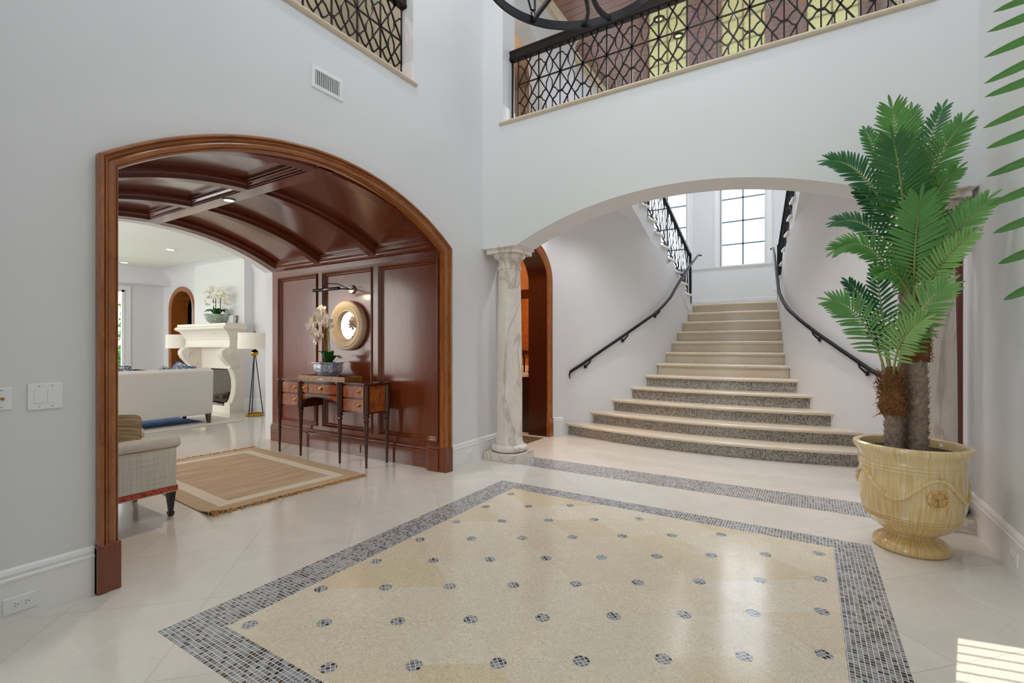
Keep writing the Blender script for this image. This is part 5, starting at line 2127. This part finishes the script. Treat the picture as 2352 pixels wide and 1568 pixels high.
for k in range(5):
    mb.bar((-0.22 + 0.11 * k, -0.07, 0.04), (-0.22 + 0.11 * k, 0.06, 0.04), 0.012)
for x in (-0.2, 0.2):
    for y in (-0.06, 0.05):
        mb.bar((x, y, 0.0), (x, y, 0.04), 0.012)
mb.build('grate', M['iron'], lg)
for i, (a, b_, r) in enumerate((((-0.3, -0.03, 0.085), (0.3, -0.02, 0.09), 0.04), ((-0.26, 0.04, 0.085), (0.28, 0.03, 0.085), 0.042), ((-0.2, 0.03, 0.16), (0.22, -0.05, 0.15), 0.04), ((-0.12, -0.06, 0.155), (0.2, 0.04, 0.225), 0.032))):
    mb = MB()
    A, B_ = Vector(a), Vector(b_)
    mb.tube([A.lerp(B_, t) + Vector((0, 0, rnd.uniform(-.006, .006))) for t in (0, .2, .4, .6, .8, 1)], [r * rnd.uniform(.85, 1.1) for _ in range(6)], 10)
    mb.build('log', M['log'], lg, smooth=50)

# bowl of orchids on the mantel
bo = thing('orchid_bowl', 'green and white porcelain bowl of white orchids on the mantel', 'potted plant', (-9.60, 4.80, 1.665))
mb = MB()
mb.lathe([(0.11, 0.0), (0.12, 0.015), (0.17, 0.06), (0.205, 0.12), (0.215, 0.175), (0.222, 0.18), (0.205, 0.178), (0.195, 0.12)], 36)
mb.build('bowl', M['celadon'], bo, smooth=45)
mb = MB()
mb.lathe([(0.0, 0.168), (0.20, 0.165)], 24)
mb.build('moss', M['soil'], bo)
for k in range(18):
    a = 2 * PI * k / 18 + rnd.uniform(-.1, .1)
    d = Vector((math.cos(a), math.sin(a), 0))
    L = rnd.uniform(0.22, 0.31)
    mb = MB()
    oval_leaf(mb, (0.04 * d.x, 0.04 * d.y, 0.17), (d.x * L, d.y * L * 0.6, rnd.uniform(0.19, 0.27)), 0.045, 0.06, (-d.y, d.x, 0))
    mb.build('leaf', M['orchid_leaf'], bo, smooth=80)
for x, y in ((-0.12, 0.0), (0.0, -0.02), (0.11, 0.01)):
    mb = MB()
    mb.tube([(x, y, 0.16), (x * 1.05, y, 0.4), (x * 1.15, y, 0.56)], 0.008, 6)
    mb.build('stem', M['stem_dark'], bo, smooth=60)
fm = MB()
flower_mesh(fm, 0.036)
f0 = fm.build('bloom', M['petal_cream'], bo)
for i in range(98):
    a = rnd.uniform(0, 2 * PI)
    rr = math.sqrt(rnd.random())
    x, y = 0.34 * rr * math.cos(a), 0.16 * rr * math.sin(a)
    z = 0.64 - 0.13 * rr * rr + rnd.uniform(-0.12, 0.10)
    if rr > 0.75:
        z -= rnd.uniform(0, 0.13)
    o = f0 if i == 0 else f0.copy()
    if i:
        COL.objects.link(o)
        o.parent = bo
    o.location = (x, y, z)
    o.rotation_euler = (rnd.uniform(-0.8, 0.6), rnd.uniform(-0.8, 0.8), rnd.uniform(-0.9, 1.3))
wp = thing('white_planter', 'pale box planter mostly hidden behind the orchid bowl on the mantel', 'planter', (-9.50, 4.965, 1.665))
mb = MB()
mb.loft([[(-x, -y, z), (x, -y, z), (x, y, z), (-x, y, z)] for x, y, z in ((0.22, 0.038, 0.0), (0.25, 0.045, 0.16), (0.24, 0.038, 0.16), (0.22, 0.034, 0.05))], True, True)
mb.build('planter_body', M['wall'], wp)
for sg in (-1, 1):
    mb = MB()
    mb.tube([(sg * 0.245, 0, 0.13), (sg * 0.29, 0, 0.15), (sg * 0.30, 0, 0.08), (sg * 0.27, 0, 0.05), (sg * 0.285, 0, 0.02)], 0.007, 6)
    mb.build('scroll_handle', M['iron'], wp, smooth=60)


# ------------------------------------------------------------------ floor lamps
def floor_lamp(x, y, label):
    o = thing('floor_lamp', label, 'lamp', (x, y, 0), math.radians(20), 'tripod floor lamps beside the fireplace')
    mb = MB()
    rows = []
    for k in range(37):
        a = 2 * PI * k / 36
        rows.append([((0.135 + dr) * math.cos(a), (0.135 + dr) * math.sin(a), z) for dr, z in ((0.0, 0.0), (0.02, 0.01), (0.02, 0.035), (0.0, 0.045), (-0.02, 0.035), (-0.02, 0.01))])
    mb.loft(rows, True)
    mb.build('base_ring', M['brass'], o, smooth=40)
    for k in range(3):
        a = 2 * PI * k / 3 + 0.5
        mb = MB()
        mb.tube([(0.135 * math.cos(a), 0.135 * math.sin(a), 0.04), (0.012 * math.cos(a), 0.012 * math.sin(a), 1.08)], 0.008, 8)
        mb.build('leg', M['iron'], o, smooth=60)
    mb = MB()
    mb.lathe([(0.0, 1.06)] + [(0.062 * math.sin(PI * k / 12), 1.118 - 0.062 * math.cos(PI * k / 12)) for k in range(1, 12)] + [(0.012, 1.18), (0.01, 1.24), (0.0, 1.24)], 24)
    mb.build('ball', M['brass'], o, smooth=50)
    mb = MB()
    mb.lathe([(0.272, 1.195), (0.262, 1.475), (0.259, 1.475), (0.269, 1.195), (0.272, 1.195)], 48)
    mb.build('lamp_shade', M['shade'], o, smooth=40)
    mb = MB()
    for k in range(3):
        a = 2 * PI * k / 3
        mb.tube([(0, 0, 1.45), (0.26 * math.cos(a), 0.26 * math.sin(a), 1.46)], 0.004, 5)
    mb.tube([(0, 0, 1.2), (0, 0, 1.48)], 0.006, 8)
    mb.lathe([(0.0, 1.478), (0.022, 1.482), (0.026, 1.497), (0.015, 1.512), (0.0, 1.516)], 14)
    mb.build('finial', M['brass'], o, smooth=50)
    return o


floor_lamp(-8.43, 4.86, 'brass and black tripod floor lamp between fireplace and wood panelling')
floor_lamp(-11.08, 4.84, 'floor lamp showing only its white shade at the far side of the mantel')

# ------------------------------------------------------------------ glazed urns with palms
URN = [(0.0, 0.0), (0.178, 0.0), (0.190, 0.012), (0.192, 0.03), (0.184, 0.05), (0.165, 0.066), (0.135, 0.082), (0.124, 0.095), (0.128, 0.108), (0.155, 0.122), (0.20, 0.155), (0.230, 0.198), (0.237, 0.203), (0.232, 0.210), (0.241, 0.217), (0.237, 0.225), (0.245, 0.234), (0.243, 0.240),
       (0.256, 0.28), (0.262, 0.34), (0.262, 0.42), (0.259, 0.50), (0.264, 0.508), (0.259, 0.516), (0.265, 0.526), (0.260, 0.536), (0.265, 0.546), (0.261, 0.556), (0.263, 0.57), (0.272, 0.60), (0.288, 0.615), (0.294, 0.63), (0.290, 0.645), (0.272, 0.652), (0.255, 0.645), (0.248, 0.62), (0.245, 0.52), (0.0, 0.52)]


def urn_r(z):
    for (ra, za), (rb, zb) in zip(URN[1:], URN[2:]):
        if za <= z <= zb and zb > za:
            return ra + (rb - ra) * (z - za) / (zb - za)
    return 0.26


def frond(base, tip, arch, nrm, llen, name_parent, n=24, lw=0.0088, sweep=1.08, start=0.20, droop=0.05, vee=0.25, ctrl=None, leaf='leaf', taper=0.55):
    base, tip, nrm = Vector(base), Vector(tip), Vector(nrm).normalized()
    mid = Vector(ctrl) if ctrl else base.lerp(tip, 0.55) + Vector((0, 0, arch))
    bez = lambda t: base * (1 - t) ** 2 + mid * 2 * t * (1 - t) + tip * t * t
    dbz = lambda t: ((mid - base) * 2 * (1 - t) + (tip - mid) * 2 * t).normalized()
    mb = MB()
    mb.tube([bez(i / 14) for i in range(15)], [0.0075 * (1 - 0.75 * i / 14) for i in range(15)], 6, mi=1)
    for i in range(n):
        t = start + (1 - start) * (i / (n - 1)) ** 0.92
        p, tg = bez(t), dbz(t)
        sd = tg.cross(nrm).normalized()
        up = sd.cross(tg).normalized()
        q = (t - start) / (1 - start)
        L = llen * (0.72 + 0.75 * q - 0.95 * q * q) * rnd.uniform(0.92, 1.06)
        A = sweep * (1 - taper * q ** 1.6)
        for sg in (-1, 1):
            if i == n - 1 and sg > 0:
                continue
            A2 = A * rnd.uniform(0.93, 1.07) if i < n - 1 else 0.0
            d = (tg * math.cos(A2) + sd * (sg * math.sin(A2)) + up * (vee * math.sin(A2))).normalized()
            wd = d.cross(up)
            if wd.length < 1e-4:
                wd = sd.copy()
            wd.normalize()
            fold = wd.cross(d).normalized()
            rows = []
            for s_, w_ in ((0.0, 0.3), (0.15, 0.8), (0.4, 1.0), (0.7, 0.85), (0.9, 0.5), (1.0, 0.04)):
                c_ = p + d * (L * s_) + Vector((0, 0, -droop * L / 0.2 * s_ * s_ * 0.5))
                w2 = lw * w_
                rows.append([tuple(c_ - wd * w2), tuple(c_ - fold * (w2 * 0.45)), tuple(c_ + wd * w2)])
            mb.loft(rows)
    return mb.build('frond', [M[leaf], M['stem']], name_parent, smooth=60)


def trunk(parent, path, r, zbark, fiber_r, spikes=True):
    pts = [Vector(p) for p in path]

    def at(z):
        for a, b_ in zip(pts, pts[1:]):
            if a.z <= z <= b_.z:
                return a.lerp(b_, (z - a.z) / (b_.z - a.z))
        return pts[-1]
    mb = MB()
    rows = []
    z = pts[0].z
    k = 0
    while z < zbark:
        c_ = at(z)
        n = 22
        row = []
        for j in range(n):
            a = 2 * PI * j / n
            bulge = 1.0 + 0.10 * ((j + (k // 3)) % 2) * ((k % 3) / 2)
            row.append((c_.x + r * bulge * math.cos(a), c_.y + r * bulge * math.sin(a), z))
        rows.append(row)
        z += 0.0155
        k += 1
    mb.loft(rows, True, True)
    # leaf scars
    zz = pts[0].z + 0.012
    row_i = 0
    while zz < zbark - 0.02:
        c_ = at(zz)
        for j in range(7):
            a = 2 * PI * (j + 0.5 * (row_i % 2)) / 7
            ca, sa = math.cos(a), math.sin(a)
            rr = r * 0.98
            w = r * 0.46
            vs = [(c_.x + ca * rr - sa * w, c_.y + sa * rr + ca * w, zz), (c_.x + ca * rr + sa * w, c_.y + sa * rr - ca * w, zz), (c_.x + ca * (rr + 0.017), c_.y + sa * (rr + 0.017), zz + 0.026), (c_.x + ca * rr * 1.0, c_.y + sa * rr, zz - 0.012)]
            mb.add(vs, [(0, 1, 2), (0, 2, 3), (1, 3, 2)])
        zz += 0.031
        row_i += 1
    tr = mb.build('trunk', M['bark'], parent)
    # fibre sheath
    mb = MB()
    rows = []
    z0, z1 = zbark - 0.02, pts[-1].z
    for k in range(15):
        z = z0 + (z1 - z0) * k / 14
        c_ = at(z)
        hgt = (z - z0)
        f_ = fiber_r * (0.92 + 0.2 * math.sin(PI * min(1, hgt / 0.16))) if hgt < 0.16 else fiber_r * max(0.42, 0.92 - (hgt - 0.16) * 3.2)
        rows.append([(c_.x + f_ * (1 + 0.16 * rnd.uniform(-1, 1)) * math.cos(2 * PI * j / 14), c_.y + f_ * (1 + 0.16 * rnd.uniform(-1, 1)) * math.sin(2 * PI * j / 14), z) for j in range(14)])
    mb.loft(rows, True, True)
    for k in range(340):
        z = rnd.uniform(z0, min(z1, z0 + 0.26))
        c_ = at(z)
        a = rnd.uniform(0, 2 * PI)
        ca, sa = math.cos(a), math.sin(a)
        q = rnd.uniform(-0.9, 0.9)
        ln = rnd.uniform(0.03, 0.075)
        p0 = Vector((c_.x + ca * fiber_r * 0.9, c_.y + sa * fiber_r * 0.9, z))
        p1 = p0 + Vector((ca * ln * 0.35 - sa * q * ln * 0.7, sa * ln * 0.35 + ca * q * ln * 0.7, rnd.uniform(-0.5, 0.9) * ln))
        p2 = p1 + Vector((ca * ln * 0.1 - sa * q * ln * 0.5, sa * ln * 0.1 + ca * q * ln * 0.5, rnd.uniform(-0.8, 0.6) * ln * 0.6))
        mb.tube([p0, p1, p2], [0.003, 0.0022, 0.001], 4)
    mb.build('fibre_sheath', M['fiber'], tr, smooth=40)
    return tr


def urn(parent, medal_angle):
    mb = MB()
    mb.lathe(URN, 72)
    u = mb.build('urn', M['glaze'], parent, smooth=38)
    # swagged garland
    mb = MB()
    pts = []
    N = 120
    for k in range(N):
        a = 2 * PI * k / N
        ph = ((a - medal_angle) % (2 * PI / 4)) / (2 * PI / 4)
        z = 0.415 + 0.068 * math.cos(2 * PI * ph)
        rr = urn_r(z) + 0.003
        pts.append((rr * math.cos(a), rr * math.sin(a), z))
    mb.tube(pts, [0.010 + 0.003 * (k % 2) for k in range(N)], 6, True)
    for k in range(4):
        a = medal_angle + PI / 4 + k * PI / 2 + PI / 4
        ca, sa = math.cos(a), math.sin(a)
    for k in range(110):
        p = pts[rnd.randrange(N)]
        d = Vector((p[0], p[1], 0)).normalized()
        c_ = Vector(p) + d * 0.006 + Vector((0, 0, rnd.uniform(-0.014, 0.012)))
        s_ = rnd.uniform(0.004, 0.008)
        mb.lathe([(0.0, -s_), (s_, 0.0), (0.0, s_)], 6, tuple(c_))
    mb.build('garland', M['glaze'], u, smooth=50)
    # round medallion
    mb = MB()
    prof = [(0.0, 0.008), (0.03, 0.009), (0.04, 0.006), (0.043, 0.013), (0.050, 0.014), (0.053, 0.008), (0.056, 0.0)]
    mb.lathe(prof, 36)
    for k in range(60):
        a, rr = rnd.uniform(0, 2 * PI), 0.038 * math.sqrt(rnd.random())
        s_ = rnd.uniform(0.003, 0.0055)
        mb.lathe([(0.0, 0.0), (s_, 0.003), (s_ * 0.7, 0.007), (0.0, 0.009)], 6, (rr * math.cos(a), rr * math.sin(a), 0.006))
    mb.box(-0.02, 0.02, 0.012, 0.02, 0.008, 0.017)
    mb.box(-0.005, 0.005, -0.024, 0.014, 0.008, 0.017)
    zc = 0.375
    rr = urn_r(zc) - 0.002
    o = mb.build('medallion', M['glaze_brown'], u, (rr * math.cos(medal_angle), rr * math.sin(medal_angle), zc), 50)
    o.rotation_euler = (PI / 2, 0, medal_angle + PI / 2)
    mb = MB()
    mb.lathe([(0.0, 0.60), (0.2475, 0.598)], 40)
    mb.build('soil', M['soil'], parent)
    return u


# local x runs to the viewer's right, local y away from the viewer
pp = thing('potted_palm', 'artificial palm with three trunks in a glazed cream urn at the foot of the stairs', 'potted plant', (0.535, 3.82, 0), -0.139)
urn(pp, math.radians(-62))
trunk(pp, [(-0.078, -0.06, 0.6), (-0.085, -0.06, 0.86), (-0.095, -0.06, 1.02), (-0.09, -0.06, 1.12)], 0.041, 0.84, 0.056)
trunk(pp, [(0.04, -0.02, 0.6), (0.04, -0.02, 0.95), (0.032, -0.02, 1.2), (0.025, -0.02, 1.40), (0.03, -0.02, 1.60)], 0.043, 1.17, 0.056)
trunk(pp, [(-0.02, 0.09, 0.6), (-0.015, 0.09, 1.2), (-0.018, 0.08, 1.7), (-0.02, 0.06, 2.06)], 0.038, 1.66, 0.046)
F = [
    ((-0.116, -0.07, 1.055), (-0.19, -0.12, 1.462), (-0.386, -0.16, 1.539), (0.2, -1, 0.5), 0.19, 22),
    ((-0.059, -0.09, 1.098), (-0.011, -0.2, 1.411), (0.153, -0.24, 1.587), (-0.2, -1, 0.4), 0.19, 22),
    ((-0.095, -0.05, 1.095), (-0.132, -0.05, 1.395), (-0.167, -0.04, 1.742), (0.2, -1, 0.1), 0.14, 20),
    ((-0.102, -0.03, 1.094), (-0.163, 0.02, 1.483), (-0.321, 0.06, 1.674), (0.3, -1, 0.5), 0.12, 20),
    ((-0.079, -0.1, 1.071), (-0.07, -0.25, 1.309), (0.052, -0.3, 1.392), (-0.1, -1, 0.6), 0.15, 18),
    ((0.019, -0.05, 1.496), (0.011, -0.12, 1.857), (0.045, -0.22, 2.1), (0, -1, 0.15), 0.21, 26),
    ((0.036, -0.02, 1.631), (0.064, -0.02, 1.999), (0.079, -0.06, 2.254), (0, -1, 0.2), 0.17, 24),
    ((0.044, -0.03, 1.523), (0.117, -0.1, 1.846), (0.323, -0.16, 2.048), (-0.2, -1, 0.3), 0.16, 26),
    ((0.003, -0.03, 1.499), (-0.168, -0.12, 1.99), (-0.36, -0.18, 1.864), (0.2, -1, 0.6), 0.15, 26),
    ((0.003, -0.01, 1.581), (-0.129, 0.0, 2.09), (-0.378, 0.0, 2.081), (0.3, -1, 0.5), 0.14, 24),
    ((0.043, -0.05, 1.495), (0.096, -0.16, 1.713), (0.253, -0.22, 1.856), (-0.2, -1, 0.4), 0.14, 20),
    ((0.015, -0.06, 1.496), (-0.061, -0.2, 1.75), (-0.144, -0.28, 1.671), (0.2, -1, 0.6), 0.13, 18),
    ((0.036, 0.02, 1.527), (0.112, 0.06, 1.873), (0.27, 0.1, 2.093), (-0.2, -1, 0.2), 0.14, 20),
    ((-0.033, 0.04, 1.862), (-0.03, -0.02, 2.365), (-0.088, -0.08, 2.712), (0.05, -1, 0.15), 0.21, 28),
    ((-0.018, 0.03, 1.749), (-0.026, -0.1, 2.156), (-0.077, -0.2, 2.475), (0, -1, 0.2), 0.22, 28),
    ((-0.005, 0.05, 1.969), (0.071, 0.02, 2.326), (0.23, -0.02, 2.545), (-0.2, -1, 0.2), 0.18, 26),
    ((-0.012, 0.08, 2.058), (0.045, 0.1, 2.409), (0.154, 0.12, 2.716), (-0.1, -1, 0.1), 0.13, 22),
    ((-0.043, 0.04, 1.863), (-0.196, 0.0, 2.439), (-0.409, -0.03, 2.488), (0.2, -1, 0.5), 0.16, 28),
    ((-0.033, 0.08, 2.062), (-0.144, 0.12, 2.462), (-0.232, 0.15, 2.697), (0.2, -1, 0.2), 0.11, 20),
    ((-0.031, 0.09, 2.119), (-0.005, 0.12, 2.483), (0.003, 0.14, 2.752), (0, -1, 0.0), 0.14, 22),
    ((0.003, 0.03, 1.828), (0.079, -0.06, 2.145), (0.2, -0.12, 2.251), (-0.2, -1, 0.4), 0.14, 20),
    ((-0.039, 0.05, 1.782), (-0.153, 0.05, 2.161), (-0.255, 0.04, 2.264), (0.2, -1, 0.4), 0.12, 18),
]
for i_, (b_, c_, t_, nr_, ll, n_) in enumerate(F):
    frond(b_, t_, 0, nr_, ll, pp, n_, ctrl=c_, leaf='leaf_shaded' if i_ in (2, 3, 9, 14, 16, 17, 18, 21) else 'leaf_mid' if i_ in (6, 8, 11, 13, 15, 19, 20) else 'leaf')

# second palm, standing nearer the viewer against the right wall: only leaflet tips reach into view
p2 = thing('potted_palm', 'second palm whose leaf tips alone reach in at the upper edge by the right wall', 'potted plant', (0.64, 0.80, 0), 0.0)
urn(p2, math.radians(-120))
trunk(p2, [(-0.06, -0.05, 0.6), (-0.06, -0.05, 0.9), (-0.06, -0.05, 1.2)], 0.046, 0.9, 0.062)
trunk(p2, [(0.05, 0.04, 0.6), (0.05, 0.04, 1.2), (0.05, 0.05, 1.65)], 0.05, 1.3, 0.066)
frond((0.05, 0.05, 1.62), (-0.275, 0.375, 1.31), 0, (-0.3, -1, 0.05), 0.15, p2, 28, 0.0085, 1.5, 0.2, 0.004, 0.05, (-0.28, 0.385, 2.45), 'leaf_mid', 0.28)
G = [((0.05, 0.05, 1.62), (0.10, -0.22, 2.25), 0.2, (0.2, 0.4, 1), 0.24, 22),
     ((0.05, 0.05, 1.62), (0.02, 0.10, 2.3), 0.05, (0, -1, 0.2), 0.22, 22),
     ((-0.06, -0.05, 1.2), (-0.22, -0.15, 1.6), 0.15, (0.2, 0.3, 1), 0.22, 20),
     ((-0.06, -0.05, 1.2), (0.05, 0.25, 1.6), 0.15, (0, 0.3, 1), 0.22, 20)]
for b_, t_, ar_, nr_, ll, n_ in G:
    frond(b_, t_, ar_, nr_, ll, p2, n_)

# ------------------------------------------------------------------ outdoors beyond the windows
mb = MB()
mb.box(-60, 60, -60, 60, -0.6, -0.5)
tag(mb.build('lawn', M['lawn']), 'green lawn outside the windows', 'lawn', kind='stuff')


def shrub(loc, w, h, label, n=420):
    o = thing('garden_tree', label, 'tree', loc, 0, 'trees outside the living room window')
    mb = MB()
    mb.tube([(0, 0, 0), (0.03, 0, h * 0.45), (0, 0.05, h * 0.8)], [0.07, 0.05, 0.02], 8)
    mb.build('tree_trunk', M['bark'], o)
    mb = MB()
    for k in range(n):
        a = rnd.uniform(0, 2 * PI)
        z = rnd.uniform(0.15, 1.0) * h
        rr = w * math.sqrt(rnd.random()) * (1.05 - 0.6 * (z / h)) * rnd.uniform(0.6, 1.1)
        c_ = Vector((rr * math.cos(a), rr * math.sin(a), z))
        d = Vector((rnd.uniform(-1, 1), rnd.uniform(-1, 1), rnd.uniform(-0.6, 0.8))).normalized() * rnd.uniform(0.10, 0.18)
        s_ = d.orthogonal().normalized() * 0.05
        mb.add([c_, c_ + d * 0.5 + s_, c_ + d, c_ + d * 0.5 - s_], [(0, 1, 2, 3)])
    mb.build('foliage', M['hedge'], o)


shrub((-15.3, 5.42, -0.495), 0.36, 3.1, 'leafy green tree just outside the far living room window', 520)
shrub((-14.6, 5.05, -0.495), 0.42, 1.55, 'low green shrub under the far living room window')
